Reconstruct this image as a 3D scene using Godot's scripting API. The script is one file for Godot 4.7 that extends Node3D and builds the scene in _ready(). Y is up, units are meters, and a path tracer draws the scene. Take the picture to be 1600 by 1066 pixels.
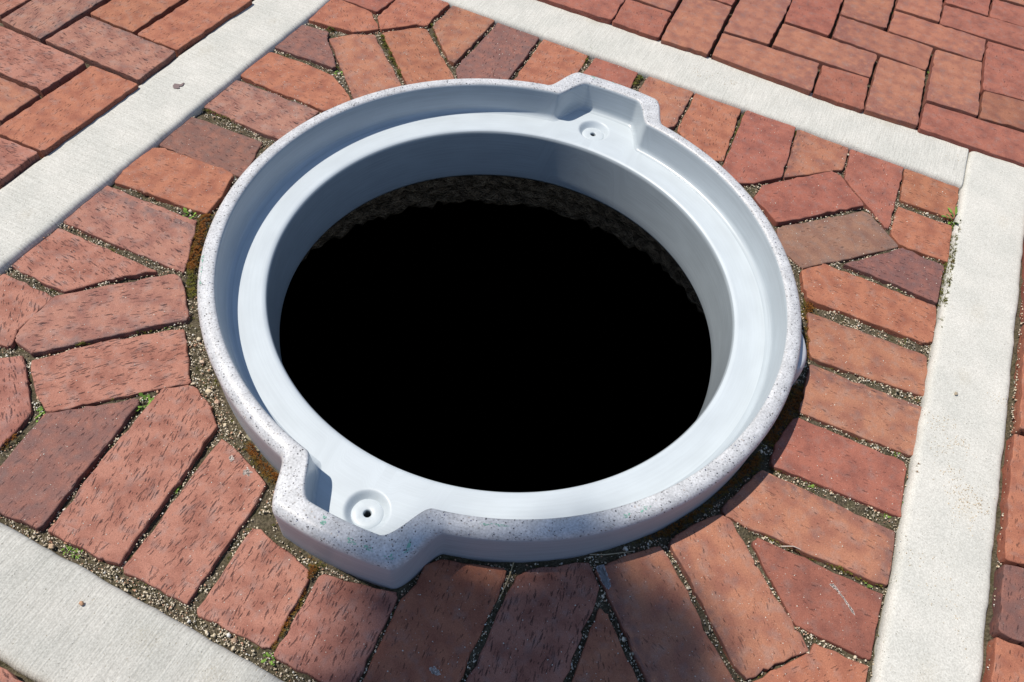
extends Node3D
# A round moulded manhole frame set in brick paving inside a square concrete border. Metres, y up; the top of the concrete is y = 0 and the frame is centred on the origin.

var rng := RandomNumberGenerator.new()
var wob := FastNoiseLite.new()
var taken := {}
var brick_mat: Array[StandardMaterial3D] = []
var inner_face: Array[Vector3] = []
var inner_tilt: Array[Vector2] = []
var inner_polys: Array[PackedVector2Array] = []
var outer_polys: Array[PackedVector2Array] = []
var outer_boxes: Array[Rect2] = []
var last_brick: Node3D
var last_mid := Vector2.ZERO
var last_tilt := Vector2.ZERO
var inner_boxes: Array[Rect2] = []

const XL := -0.6199
const XR := 0.6043
const ZT := -0.6185
const ZB := 0.5981
const OXL := -0.7402
const OXR := 0.7181
const OZT := -0.7432
const OZB := 0.7101
const LUG_FRONT := 1.548
const LUG_BACK := -1.595
const SEAT_FRONT := Vector2(0.0137, 0.4025)
const SEAT_BACK := Vector2(-0.0160, -0.3885)


func numbered(called: String) -> String:
	var n: int = taken.get(called, 0)
	taken[called] = n + 1
	return called if n == 0 else "%s_%03d" % [called, n]


func mesh_of(v: PackedVector3Array, n: PackedVector3Array, uv: PackedVector2Array, ix: PackedInt32Array, col := PackedColorArray()) -> ArrayMesh:
	var a := []
	a.resize(Mesh.ARRAY_MAX)
	a[Mesh.ARRAY_VERTEX] = v
	a[Mesh.ARRAY_NORMAL] = n
	a[Mesh.ARRAY_TEX_UV] = uv
	if col.size():
		a[Mesh.ARRAY_COLOR] = col
	a[Mesh.ARRAY_INDEX] = ix
	var m := ArrayMesh.new()
	m.add_surface_from_arrays(Mesh.PRIMITIVE_TRIANGLES, a)
	return m


func part(called: String, m: Mesh, mat: Material, parent: Node) -> MeshInstance3D:
	var o := MeshInstance3D.new()
	o.name = called
	o.mesh = m
	o.material_override = mat
	parent.add_child(o, true)
	return o


func top(called: String, m: Mesh, mat: Material, label: String, category: String, group := "") -> MeshInstance3D:
	var o := MeshInstance3D.new()
	o.name = numbered(called)
	o.mesh = m
	o.material_override = mat
	add_child(o, true)
	tag(o, label, category, group)
	return o


func tag(o: Node, label: String, category: String, group := "") -> void:
	o.set_meta("label", label)
	o.set_meta("category", category)
	if group:
		o.set_meta("group", group)


func setting(called: String) -> Node3D:
	var o := Node3D.new()
	o.name = called
	add_child(o, true)
	o.set_meta("kind", "structure")
	return o


func lin(r: float, g: float, b: float) -> Color:
	return Color(r, g, b).linear_to_srgb()


func noise(freq: float, s: int, octaves := 3) -> FastNoiseLite:
	var f := FastNoiseLite.new()
	f.seed = s
	f.noise_type = FastNoiseLite.TYPE_SIMPLEX_SMOOTH
	f.frequency = freq
	f.fractal_octaves = octaves
	return f


func grid_mesh(p: Array, closed: bool, uvs: Array, from: int, to: int) -> ArrayMesh:
	# p: rows of PackedVector3Array (one row for each angle), normals from neighbours over the whole sheet, faces only for the columns from..to
	var rows := p.size()
	var cols: int = p[0].size()
	var v := PackedVector3Array()
	var n := PackedVector3Array()
	var uv := PackedVector2Array()
	var ix := PackedInt32Array()
	var w := to - from + 1
	var last := rows + (1 if closed else 0)
	for r in last:
		var a: PackedVector3Array = p[r % rows]
		var b: PackedVector3Array = p[(r + 1) % rows] if closed else p[mini(r + 1, rows - 1)]
		var c: PackedVector3Array = p[(r - 1 + rows) % rows] if closed else p[maxi(r - 1, 0)]
		for k in range(from, to + 1):
			var du := a[mini(k + 1, cols - 1)] - a[maxi(k - 1, 0)]
			var dr := b[k] - c[k]
			v.append(a[k])
			n.append(du.cross(dr).normalized())
			uv.append(uvs[r][k])
	for r in last - 1:
		for k in w - 1:
			var i := r * w + k
			ix.append_array(PackedInt32Array([i, i + w, i + 1, i + 1, i + w, i + w + 1]))
	return mesh_of(v, n, uv, ix)


# ---------------------------------------------------------------- textures

func stamp(im: Image, x: int, y: int, c: Color, a: float) -> void:
	var px := posmod(x, im.get_width())
	var py := posmod(y, im.get_height())
	im.set_pixel(px, py, im.get_pixel(px, py).lerp(c, a))


func brick_texture(base: Color, other: Color, flash: Color, flash_kind: int, dashes: int, long: float, wide: float, deep: float, specks: int, s: int) -> Array:
	# colours are real-world (linear) base colours; one tile is one brick of 210 x 105 mm
	var r := RandomNumberGenerator.new()
	r.seed = s * 7919 + 13
	var n1 := noise(0.040, s, 5)
	var n2 := noise(0.09, s + 50, 2)
	var small := Image.create(128, 64, false, Image.FORMAT_RGBF)
	for y in 64:
		for x in 128:
			var m := clampf(0.36 + n1.get_noise_2d(x, y) * 1.15, 0.0, 1.0)
			var c := base.lerp(other, m)
			var ex := minf(x, 127 - x) / 64.0
			var ey := minf(y, 63 - y) / 32.0
			var f := 0.0
			if flash_kind == 1:
				f = clampf(1.0 - ey * 2.6, 0.0, 1.0) + clampf(1.0 - ex * 4.5, 0.0, 1.0)
			elif flash_kind == 2:
				f = clampf(1.0 - (y / 32.0) * 2.2, 0.0, 1.0)
			elif flash_kind == 3:
				f = clampf(1.1 - (x / 64.0) * 1.3, 0.0, 1.0) + clampf(0.7 - ey * 2.4, 0.0, 1.0)
			elif flash_kind == 4:
				f = 0.55 + clampf(0.5 - ey, 0.0, 0.5)
			f = clampf(f * (0.75 + n2.get_noise_2d(x, y) * 1.3), 0.0, 1.0) * 0.85
			small.set_pixel(x, y, c.lerp(flash, f))
	small.resize(512, 256, Image.INTERPOLATE_CUBIC)
	var g := noise(0.25, s + 90, 3).get_image(512, 256, false, false, false)
	var gd := g.get_data()
	var grain := grit(512, 256, s + 91, true)
	var fd := noise(0.018, s + 140, 4).get_image(512, 256, false, false, true).get_data()
	var im := Image.create(512, 256, false, Image.FORMAT_RGBF)
	var he := Image.create(512, 256, false, Image.FORMAT_RGBF)
	for y in 256:
		for x in 512:
			var k := y * 512 + x
			var m := 0.94 + (gd[k] - 128) / 255.0 * 0.42 + (grain[k] - 128) / 255.0 * 0.36
			var c := small.get_pixel(x, y)
			var film := clampf((fd[k] - 135) / 120.0, 0.0, 1.0) * 0.30
			var lum := (c.r + c.g + c.b) / 3.0 * 1.12
			im.set_pixel(x, y, Color(lerpf(c.r, lum, film) * m, lerpf(c.g, lum, film) * m, lerpf(c.b, lum, film) * m))
			var hh := 0.62 + (gd[k] - 128) / 255.0 * 0.05 + (grain[k] - 128) / 255.0 * 0.12
			he.set_pixel(x, y, Color(hh, hh, hh))
	# wire-cut tears along the brick, darkened in the colour for dirt and pit shade
	var crowd := noise(0.012, s + 120, 2)
	var made := 0
	var tries := 0
	while made < dashes and tries < dashes * 6:
		tries += 1
		var cx := r.randf() * 512.0
		var cy := r.randf() * 256.0
		var dense := 0.5 + 0.9 * crowd.get_noise_2d(cx, cy * 1.6)
		if r.randf() > dense:
			continue
		made += 1
		var size := pow(r.randf(), 1.25)
		var len_ := long * (0.35 + 1.25 * size * size)
		var slope := 0.10 + r.randfn(0.0, 0.13)
		var thick := 0.3 + wide * pow(r.randf(), 1.4) * (0.5 + size)
		var dark := r.randf_range(0.55, 1.0) * deep
		var steps := int(len_)
		var drift := 0.0
		for t in steps:
			drift += r.randf_range(-0.7, 0.7)
			if r.randf() < 0.06:
				continue
			var q := 1.0 - absf(2.0 * t / maxf(steps, 1) - 1.0)
			var th := thick * (0.35 + 0.65 * q) + 0.4
			for o in range(-int(ceil(th)), int(ceil(th)) + 1):
				var a := clampf(th - absf(o) + 0.3, 0.0, 1.0)
				if a <= 0.0:
					continue
				var x := int(cx + t)
				var y := int(cy + slope * t + drift * 0.5 + o)
				var old := im.get_pixel(posmod(x, 512), posmod(y, 256))
				stamp(im, x, y, Color(old.r * 0.30, old.g * 0.31, old.b * 0.36), a * dark)
				stamp(he, x, y, Color(0.05, 0.05, 0.05), a * dark)
	for d in int(dashes * 0.5) + 60:
		var x := r.randi() % 512
		var y := r.randi() % 256
		var q := r.randf_range(0.35, 0.7)
		for o in [[0, 0], [1, 0], [0, 1], [1, 1]]:
			if r.randf() < 0.6:
				var old := im.get_pixel((x + o[0]) % 512, (y + o[1]) % 256)
				stamp(im, x + o[0], y + o[1], Color(old.r * 0.4, old.g * 0.4, old.b * 0.45), q)
				stamp(he, x + o[0], y + o[1], Color(0.2, 0.2, 0.2), q)
	for d in specks:
		var x := r.randi() % 512
		var y := r.randi() % 256
		var tone := r.randf_range(0.35, 0.62)
		var a := r.randf_range(0.35, 0.95)
		stamp(im, x, y, Color(tone, tone * 0.9, tone * 0.8), a)
		if r.randf() < 0.5:
			stamp(im, x + 1, y, Color(tone, tone * 0.9, tone * 0.8), a * 0.8)
		if r.randf() < 0.3:
			stamp(im, x, y + 1, Color(tone, tone * 0.9, tone * 0.8), a * 0.8)
			stamp(im, x + 1, y + 1, Color(tone, tone * 0.9, tone * 0.8), a * 0.7)
	return [to_srgb(im), he]


func to_srgb(im: Image) -> Image:
	var d := im.get_data().to_float32_array()
	var out := PackedByteArray()
	out.resize(d.size())
	for k in d.size():
		var x := clampf(d[k], 0.0, 1.0)
		out[k] = int(255.0 * (x * 12.92 if x <= 0.0031308 else 1.055 * pow(x, 0.41667) - 0.055) + 0.5)
	return Image.create_from_data(im.get_width(), im.get_height(), false, Image.FORMAT_RGB8, out)


func grit(w: int, h: int, s: int, coarse: bool) -> PackedByteArray:
	# uneven sand: random dots at one and, if coarse, at two pixels, without any lattice
	var r := RandomNumberGenerator.new()
	r.seed = s
	var a := PackedByteArray()
	a.resize(w * h)
	for k in w * h:
		a[k] = r.randi() & 255
	if not coarse:
		return a
	var b := PackedByteArray()
	b.resize(w * h / 4)
	for k in w * h / 4:
		b[k] = r.randi() & 255
	var im := Image.create_from_data(w / 2, h / 2, false, Image.FORMAT_L8, b)
	im.resize(w, h, Image.INTERPOLATE_CUBIC)
	var d := im.get_data()
	for k in w * h:
		a[k] = (a[k] + 2 * d[k]) / 3
	return a


func make_brick_materials() -> void:
	var sets := [
		# base, other, flash, flash kind, dashes, dash length, depth, specks, dash width
		[Color(0.385, 0.180, 0.132), Color(0.270, 0.112, 0.082), Color(0.22, 0.120, 0.100), 0, 560, 19.0, 1.0, 170, 1.75],   # 0 salmon, torn
		[Color(0.370, 0.180, 0.134), Color(0.255, 0.115, 0.092), Color(0.195, 0.122, 0.112), 2, 420, 18.0, 1.0, 160, 1.7],   # 1 salmon, grey along one edge
		[Color(0.390, 0.160, 0.098), Color(0.280, 0.105, 0.068), Color(0.25, 0.100, 0.075), 0, 290, 15.0, 0.9, 170, 1.45],   # 2 orange
		[Color(0.385, 0.172, 0.107), Color(0.280, 0.115, 0.080), Color(0.200, 0.102, 0.084), 1, 210, 13.0, 0.85, 220, 1.35], # 3 orange, purple edges
		[Color(0.275, 0.125, 0.096), Color(0.195, 0.094, 0.079), Color(0.175, 0.098, 0.088), 4, 310, 15.0, 0.9, 210, 1.5],   # 4 purple-brown
		[Color(0.335, 0.125, 0.088), Color(0.235, 0.088, 0.067), Color(0.24, 0.092, 0.070), 0, 180, 13.0, 0.8, 220, 1.3],    # 5 red, smooth
		[Color(0.275, 0.150, 0.103), Color(0.205, 0.108, 0.080), Color(0.18, 0.115, 0.095), 1, 150, 12.0, 0.8, 300, 1.3],    # 6 brown
		[Color(0.375, 0.163, 0.104), Color(0.265, 0.110, 0.079), Color(0.25, 0.108, 0.085), 3, 120, 10.0, 0.7, 170, 1.15],   # 7 smooth orange fading to red
	]
	for k in sets.size():
		var s: Array = sets[k]
		var t := brick_texture(s[0], s[1], s[2], s[3], s[4], s[5], s[8], s[6], s[7], k + 1)
		var m := StandardMaterial3D.new()
		m.albedo_texture = ImageTexture.create_from_image(t[0])
		m.vertex_color_use_as_albedo = true
		m.roughness = 0.88
		m.metallic_specular = 0.35
		m.heightmap_enabled = true
		m.heightmap_texture = ImageTexture.create_from_image(t[1])
		m.heightmap_scale = 0.14
		brick_mat.append(m)


func gray_image(w: int, h: int, bytes: PackedByteArray) -> Image:
	return Image.create_from_data(w, h, false, Image.FORMAT_L8, bytes)


func concrete_material(broom: float, s: int, tone: float) -> StandardMaterial3D:
	# 0.6 m tile; broomed across the strip: streaks constant along v, varying along u
	var S := 1024
	var streak := noise(0.16, 31 + s, 3)
	var si := Image.create(S, 24, false, Image.FORMAT_L8)
	for y in 24:
		for x in S:
			var q := clampf(0.5 + 0.6 * streak.get_noise_2d(absf(x - 512) * 1.3, absf(y - 12) * 2.6), 0.0, 1.0)
			si.set_pixel(x, y, Color(q, q, q))
	si.resize(S, S, Image.INTERPOLATE_CUBIC)
	var sd := si.get_data()
	var big := noise(0.006, 33 + s, 4).get_seamless_image(S, S, false, false, 0.15, false).get_data()
	var fine := grit(S, S, 34 + s, true)
	var out := PackedByteArray()
	out.resize(S * S * 3)
	var hb := PackedByteArray()
	hb.resize(S * S)
	for k in S * S:
		var m := 226.0 + (big[k] - 128) * 0.09 + (sd[k] - 128) * 0.12 * broom + (fine[k] - 128) * 0.17
		out[k * 3] = int(clampf(m, 0, 255))
		out[k * 3 + 1] = int(clampf(m - 2.0 - (big[k] - 128) * 0.012, 0, 255))
		out[k * 3 + 2] = int(clampf(m - 9.0 - (big[k] - 128) * 0.015, 0, 255))
		hb[k] = int(clampf(128 + (sd[k] - 128) * 0.85 * broom + (fine[k] - 128) * 0.42, 0, 255))
	var im := Image.create_from_data(S, S, false, Image.FORMAT_RGB8, out)
	var he := gray_image(S, S, hb)
	var r := RandomNumberGenerator.new()
	r.seed = 77 + s
	for i in 26:   # faint tan and grey blotches
		var c := Vector2(r.randf() * S, r.randf() * S)
		var rad := r.randf_range(12.0, 60.0)
		var tan2 := r.randf() < 0.5
		for q in int(rad * rad * 0.55):
			var p := c + Vector2.from_angle(r.randf() * TAU) * rad * sqrt(r.randf()) * r.randf_range(0.3, 1.0) * Vector2(1.3, 0.8)
			stamp(im, int(p.x), int(p.y), Color(0.70, 0.64, 0.52) if tan2 else Color(0.66, 0.66, 0.64), r.randf_range(0.06, 0.22))
	for i in 2600:
		var x := r.randi() % S
		var y := r.randi() % S
		var t := r.randf_range(0.30, 0.80)
		var tan_ := r.randf() < 0.35
		for q in 1 + r.randi() % 3:
			stamp(im, x + r.randi() % 2, y + q % 2, Color(t, t * (0.9 if tan_ else 0.98), t * (0.72 if tan_ else 0.93)), 0.7)
			stamp(he, x + q % 2, y, Color(0.1, 0.1, 0.1), 0.8)
	var m := StandardMaterial3D.new()
	m.albedo_texture = ImageTexture.create_from_image(im)
	m.albedo_color = Color(0.845, 0.850, 0.848) * tone
	m.roughness = 0.92
	m.metallic_specular = 0.3
	m.heightmap_enabled = true
	m.heightmap_texture = ImageTexture.create_from_image(he)
	m.heightmap_scale = 0.06
	return m


func speckle_material() -> StandardMaterial3D:
	# 0.4 m tile of white-grey ground stone with black and tan chips
	var S := 1024
	var n := noise(0.10, 61, 3).get_image(S, S, false, false, false).get_data()
	var n2 := noise(0.013, 62, 3).get_image(S, S, false, false, false).get_data()
	var out := PackedByteArray()
	out.resize(S * S * 3)
	for k in S * S:
		var m := 187.0 + (n[k] - 128) * 0.20 + (n2[k] - 128) * 0.13
		out[k * 3] = int(m - 2.0)
		out[k * 3 + 1] = int(m)
		out[k * 3 + 2] = int(m + 3.0)
	var im := Image.create_from_data(S, S, false, Image.FORMAT_RGB8, out)
	var r := RandomNumberGenerator.new()
	r.seed = 5
	for i in 10500:
		var x := r.randi() % S
		var y := r.randi() % S
		var kind := r.randf()
		var c := Color(0.10, 0.10, 0.12)
		var a := 0.95
		var rad := 1.0 + 1.7 * pow(r.randf(), 3.0)
		if kind < 0.42:
			c = Color(0.50, 0.49, 0.49)
			a = 0.6
			rad *= 1.3
		elif kind < 0.49:
			c = Color(0.58, 0.53, 0.49)
			a = 0.65
			rad *= 1.15
		elif kind < 0.55:
			c = Color(0.22, 0.25, 0.38)
		elif kind < 0.68:
			c = Color(0.30, 0.30, 0.31)
		var ax := r.randf_range(0.65, 1.35)
		var ri := int(ceil(rad * 1.4))
		for dy in range(-ri, ri + 1):
			for dx in range(-ri, ri + 1):
				var q := sqrt(dx * dx * ax + dy * dy / ax) + r.randf_range(-0.25, 0.25)
				if q < rad:
					stamp(im, x + dx, y + dy, c, a * clampf(rad - q + 0.25, 0.0, 1.0))
	var m := StandardMaterial3D.new()
	m.albedo_texture = ImageTexture.create_from_image(im)
	m.roughness = 0.44
	m.metallic_specular = 0.5
	return m


func paint_material(c: Color, rough: float, s: int, streaky: float) -> StandardMaterial3D:
	# u runs round the frame, v along the section: faint brush marks drawn out along u
	var im := Image.create(64, 512, false, Image.FORMAT_L8)
	var f := noise(0.12, s, 3)
	for y in 512:
		for x in 64:
			var q := clampf(0.5 + 0.55 * f.get_noise_2d(absf(x - 32) * 0.5, absf(y - 256) * 1.3), 0.0, 1.0)
			im.set_pixel(x, y, Color(q, q, q))
	im.resize(512, 512, Image.INTERPOLATE_CUBIC)
	var bl := noise(0.012, s + 3, 3).get_seamless_image(512, 512, false, false, 0.15, false).get_data()
	var d := im.get_data()
	var out := PackedByteArray()
	out.resize(512 * 512 * 3)
	for k in 512 * 512:
		var m := 246.0 + (d[k] - 128) * streaky + (bl[k] - 128) * 0.06
		out[k * 3] = int(clampf(m, 0, 255))
		out[k * 3 + 1] = int(clampf(m, 0, 255))
		out[k * 3 + 2] = int(clampf(m, 0, 255))
	var m := StandardMaterial3D.new()
	m.albedo_color = c
	m.albedo_texture = ImageTexture.create_from_image(Image.create_from_data(512, 512, false, Image.FORMAT_RGB8, out))
	m.roughness = rough
	m.metallic_specular = 0.5
	m.heightmap_enabled = true
	m.heightmap_texture = ImageTexture.create_from_image(im)
	m.heightmap_scale = 0.006
	return m


# ---------------------------------------------------------------- bricks

func outline(pts: PackedVector2Array, r: RandomNumberGenerator, step := 0.012, rough := 0.0008) -> PackedVector2Array:
	var area := 0.0
	for k in pts.size():
		area += pts[k].cross(pts[(k + 1) % pts.size()])
	if area < 0.0:
		pts = pts.duplicate()
		pts.reverse()
	var cut := PackedVector2Array()
	for k in pts.size():
		var a := pts[(k - 1 + pts.size()) % pts.size()]
		var b := pts[k]
		var c := pts[(k + 1) % pts.size()]
		var q := r.randf_range(0.0022, 0.0048)
		var t1 := minf(0.35, q / maxf(a.distance_to(b), 0.0001))
		var t2 := minf(0.35, q / maxf(c.distance_to(b), 0.0001))
		var p1 := b.lerp(a, t1)
		var p2 := b.lerp(c, t2)
		cut.append(p1)
		cut.append(((p1 + p2) * 0.5).lerp(b, 0.35))
		cut.append(p2)
	var fine := PackedVector2Array()
	for k in cut.size():
		var a := cut[k]
		var b := cut[(k + 1) % cut.size()]
		var n := maxi(1, int(round(a.distance_to(b) / step)))
		for i in n:
			fine.append(a.lerp(b, float(i) / n))
	var out := PackedVector2Array()
	for k in fine.size():
		var a := fine[(k - 1 + fine.size()) % fine.size()]
		var c := fine[(k + 1) % fine.size()]
		var nrm := (c - a).orthogonal().normalized()
		var j := r.randfn(0.0, rough)
		if r.randf() < 0.05:
			j -= r.randf_range(0.0005, 0.0022)
		out.append(fine[k] + nrm * j)
	return out


func brick_mesh(pts: PackedVector2Array, mid: Vector2, axis: float, tilt: Vector2, deep: float, tint: Color, uv0: Vector2, flip: Vector2, chamfer: float, r: RandomNumberGenerator, step := 0.012, shrink := 0.0) -> ArrayMesh:
	var o := outline(pts, r, step)
	var n := o.size()
	if shrink > 0.0:
		var tight := PackedVector2Array()
		for k in n:
			tight.append(o[k] - (o[(k + 2) % n] - o[(k - 2 + n) % n]).orthogonal().normalized() * shrink)
		o = tight
	var v := PackedVector3Array()
	var nn := PackedVector3Array()
	var uv := PackedVector2Array()
	var ix := PackedInt32Array()
	var col := PackedColorArray()
	var dir := Vector2.from_angle(axis)
	var side := dir.orthogonal()
	var flat := PackedVector2Array()
	var inset := PackedVector2Array()
	var outs := PackedVector2Array()
	var chs := PackedFloat32Array()
	for k in n:
		var a := (o[(k - 1 + n) % n] + o[(k - 2 + n) % n]) * 0.5
		var c := (o[(k + 1) % n] + o[(k + 2) % n]) * 0.5
		outs.append((c - a).orthogonal().normalized())
		chs.append(chamfer * (0.85 + 0.5 * wob.get_noise_2d(o[k].x * 700.0, o[k].y * 700.0)))
		inset.append(o[k] - outs[k] * chs[k] * 1.25)
	for pass_ in 12:
		for k in n:
			var j := (k + 1) % n
			if (inset[j] - inset[k]).dot(o[j] - o[k]) < 0.0:
				var h := (inset[j] + inset[k]) * 0.5
				inset[j] = h
				inset[k] = h
	var hub := Vector2.ZERO
	for q in o:
		hub += q / n
	for pass_ in 2:
		for k in n:
			var j := (k + 1) % n
			if (inset[k] - hub).cross(inset[j] - hub) <= 1.0e-8:
				inset[j] = inset[k]
	for ring in 4:
		for k in n:
			var out2 := outs[k]
			var ch := chs[k]
			var p := o[k]
			var y := 0.0
			var nr := Vector3(0, 1, 0)
			if ring == 0:
				p = inset[k]
				nr = Vector3(-tilt.x, 1.0, -tilt.y)
			elif ring == 1:
				p = o[k].lerp(inset[k], 0.34)
				y = -ch * 0.36
				nr = Vector3(out2.x * 0.8, 1.0, out2.y * 0.8)
			elif ring == 2:
				y = -ch * 1.1
				nr = Vector3(out2.x, 0.25, out2.y)
			else:
				y = -deep
				nr = Vector3(out2.x, 0.0, out2.y)
			var q := p - mid
			v.append(Vector3(q.x, deep + y + (q.dot(tilt) if ring < 3 else 0.0), q.y))
			nn.append(nr.normalized())
			var t := Vector2(q.dot(dir) / 0.21 * flip.x + uv0.x, q.dot(side) / 0.105 * flip.y + uv0.y)
			if ring >= 2:
				t += Vector2(out2.dot(dir), out2.dot(side)) * Vector2(flip.x / 0.21, flip.y / 0.105) * -y
			uv.append(t)
			col.append(tint if ring < 2 else Color(tint.r * 0.68, tint.g * 0.62, tint.b * 0.62))   # side tint darkened to stand for the shade in the joints
			if ring == 0:
				flat.append(q)
	# the face: a fan about the middle
	var c0 := hub - mid
	v.append(Vector3(c0.x, deep + c0.dot(tilt), c0.y))
	nn.append(Vector3(-tilt.x, 1.0, -tilt.y).normalized())
	uv.append(Vector2(c0.dot(dir) / 0.21 * flip.x + uv0.x, c0.dot(side) / 0.105 * flip.y + uv0.y))
	col.append(tint)
	for k in n:
		if (flat[k] - c0).cross(flat[(k + 1) % n] - c0) > 2.0e-8:
			ix.append_array(PackedInt32Array([4 * n, k, (k + 1) % n]))
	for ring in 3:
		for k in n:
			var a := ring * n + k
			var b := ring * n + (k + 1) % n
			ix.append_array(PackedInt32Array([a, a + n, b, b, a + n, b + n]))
	return mesh_of(v, nn, uv, ix, col)


func lay(parent: Node3D, inner: bool, kind: int, axis_deg: int, raise: float, tone: float, mm: Array) -> void:
	# one brick; its corners in millimetres on the ground
	var pts := PackedVector2Array()
	var mid := Vector2.ZERO
	for k in range(0, mm.size(), 2):
		pts.append(Vector2(mm[k], mm[k + 1]) * 0.001)
	for q in pts:
		mid += q / pts.size()
	var box := Rect2(pts[0], Vector2.ZERO)
	for q in pts:
		box = box.expand(q)
	if inner:
		inner_polys.append(pts)
		inner_boxes.append(box.grow(0.001))
	else:
		outer_polys.append(pts)
		outer_boxes.append(box.grow(0.001))
	var y := (-0.008 if inner else 0.0095) + raise + rng.randf_range(-0.0008, 0.0008)
	var tilt := Vector2(rng.randfn(0.0, 0.009), rng.randfn(0.0, 0.009))
	var t := tone * rng.randf_range(0.95, 1.05)
	var tint := Color(t * rng.randf_range(0.98, 1.02), t * rng.randf_range(0.97, 1.03), t * rng.randf_range(0.96, 1.04))
	# the tile's middle lies in the brick's middle, turned round at random
	var flip := Vector2(1.0 if rng.randf() < 0.5 else -1.0, 1.0 if rng.randf() < 0.5 else -1.0)
	var uv0 := Vector2(0.5 + rng.randf_range(-0.03, 0.03), 0.5)
	if inner:
		inner_face.append(Vector3(mid.x, mid.y, y))
		inner_tilt.append(tilt)
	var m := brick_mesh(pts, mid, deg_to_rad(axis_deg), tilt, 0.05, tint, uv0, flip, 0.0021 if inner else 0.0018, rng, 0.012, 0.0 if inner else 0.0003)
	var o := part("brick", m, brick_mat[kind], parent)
	o.position = Vector3(mid.x, y - 0.05, mid.y)
	last_brick = o
	last_mid = mid
	last_tilt = tilt


func mark(mm: Array, kind: int) -> void:
	# a ragged whitish spot on the face of the brick laid last
	var pts := PackedVector2Array()
	var box := Rect2()
	for k in range(0, mm.size(), 2):
		pts.append(Vector2(mm[k], mm[k + 1]) * 0.001 - last_mid)
		box = Rect2(pts[0], Vector2.ZERO) if k == 0 else box.expand(pts[-1])
	var st := SurfaceTool.new()
	st.begin(Mesh.PRIMITIVE_TRIANGLES)
	var want := int(box.get_area() * 1.1e6) + 8
	var tries := 0
	while want > 0 and tries < 3000:
		tries += 1
		var c := Vector2(rng.randf_range(box.position.x, box.end.x), rng.randf_range(box.position.y, box.end.y))
		if not Geometry2D.is_point_in_polygon(c, pts):
			continue
		want -= 1
		var size := rng.randf_range(0.0003, 0.0011)
		var ring := PackedVector2Array()
		for i in 6:
			ring.append(c + Vector2.from_angle(TAU * i / 6.0) * size * rng.randf_range(0.6, 1.2))
		for i in 6:
			for q in [c, ring[i], ring[(i + 1) % 6]]:
				st.set_normal(Vector3.UP)
				st.add_vertex(Vector3(q.x, 0.0504 + q.dot(last_tilt), q.y))
	part("pale_mark", st.commit(), plain(lin(0.42, 0.42, 0.44) if kind == 0 else lin(0.55, 0.48, 0.44)), last_brick)


# ---------------------------------------------------------------- the manhole frame

func lug(th: float, full: float, zero: float) -> float:
	var best := 0.0
	for c in [LUG_FRONT, LUG_BACK]:
		var d := absf(angle_difference(th, c))
		best = maxf(best, 1.0 - smoothstep(deg_to_rad(full), deg_to_rad(zero), d))
	return best


func seat_dip(x: float, z: float) -> float:
	var p := Vector2(x, z)
	var d := minf(p.distance_to(SEAT_FRONT), p.distance_to(SEAT_BACK))
	var y := -0.0115 * (1.0 - smoothstep(0.0165, 0.0275, d))
	if d < 0.008:
		y -= 0.03
	return y


func frame_section(th: float) -> PackedVector3Array:
	var wo := lug(th, 8.5, 14.7)
	var wi := lug(th, 5.6, 11.9)
	var ro := 0.4185 + 0.0545 * wo
	var rw := 0.3945 + 0.0470 * wi
	var rb := 0.3900 + 0.0490 * wi
	var pr := PackedVector2Array()
	# 0..: underside and outer wall
	pr.append(Vector2(0.350, -0.088))
	pr.append(Vector2(0.400, -0.088))
	pr.append(Vector2(ro - 0.004, -0.070))
	pr.append(Vector2(ro - 0.0035, -0.030))
	pr.append(Vector2(ro - 0.0025, 0.0))
	pr.append(Vector2(ro - 0.0015, 0.025))
	pr.append(Vector2(ro - 0.0005, 0.040))
	for k in 7:   # outer shoulder (index 7..13)
		var a := PI * 0.5 * k / 6.0
		pr.append(Vector2(ro - 0.0125 + 0.0125 * cos(a), 0.0490 + 0.0125 * sin(a)))
	pr.append(Vector2((ro - 0.0125 + rw + 0.007) * 0.5, 0.0618))   # 14 crown
	for k in 6:   # inner shoulder 15..20
		var a := PI * 0.5 * (1.0 + k / 5.0)
		pr.append(Vector2(rw + 0.006 + 0.006 * cos(a), 0.0557 + 0.006 * sin(a)))
	pr.append(Vector2(lerpf(rw, rb, 0.35), 0.044))   # 21
	pr.append(Vector2(lerpf(rw, rb, 0.70), 0.030))   # 22
	for k in 7:   # fillet 23..29
		var a := PI * 0.5 * k / 6.0
		pr.append(Vector2(rb - 0.009 + 0.009 * cos(a), 0.0200 - 0.009 * sin(a)))
	var ra := rb - 0.009
	for k in range(1, 56):   # shelf 30..84
		var t := k / 56.0
		pr.append(Vector2(lerpf(ra, 0.3430, t), lerpf(0.0110, 0.0104, t)))
	for k in 7:   # rounded inner lip 85..91
		var a := PI * 0.5 * k / 6.0
		pr.append(Vector2(0.3430 - 0.0075 * sin(a), 0.0029 + 0.0075 * cos(a)))
	for k in range(1, 7):   # throat 92..97
		var t := k / 6.0
		pr.append(Vector2(lerpf(0.3355, 0.3305, t), lerpf(0.0029, -0.081, t)))
	pr.append(Vector2(0.3325, -0.0860))
	pr.append(Vector2(0.350, -0.088))
	var out := PackedVector3Array()
	var c := cos(th)
	var s := sin(th)
	for k in pr.size():
		var q := pr[k]
		var x := q.x * c
		var z := q.x * s
		var y := q.y
		if k >= 30 and k <= 84:
			y += seat_dip(x, z)
		out.append(Vector3(x, y, z))
	return out


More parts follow.
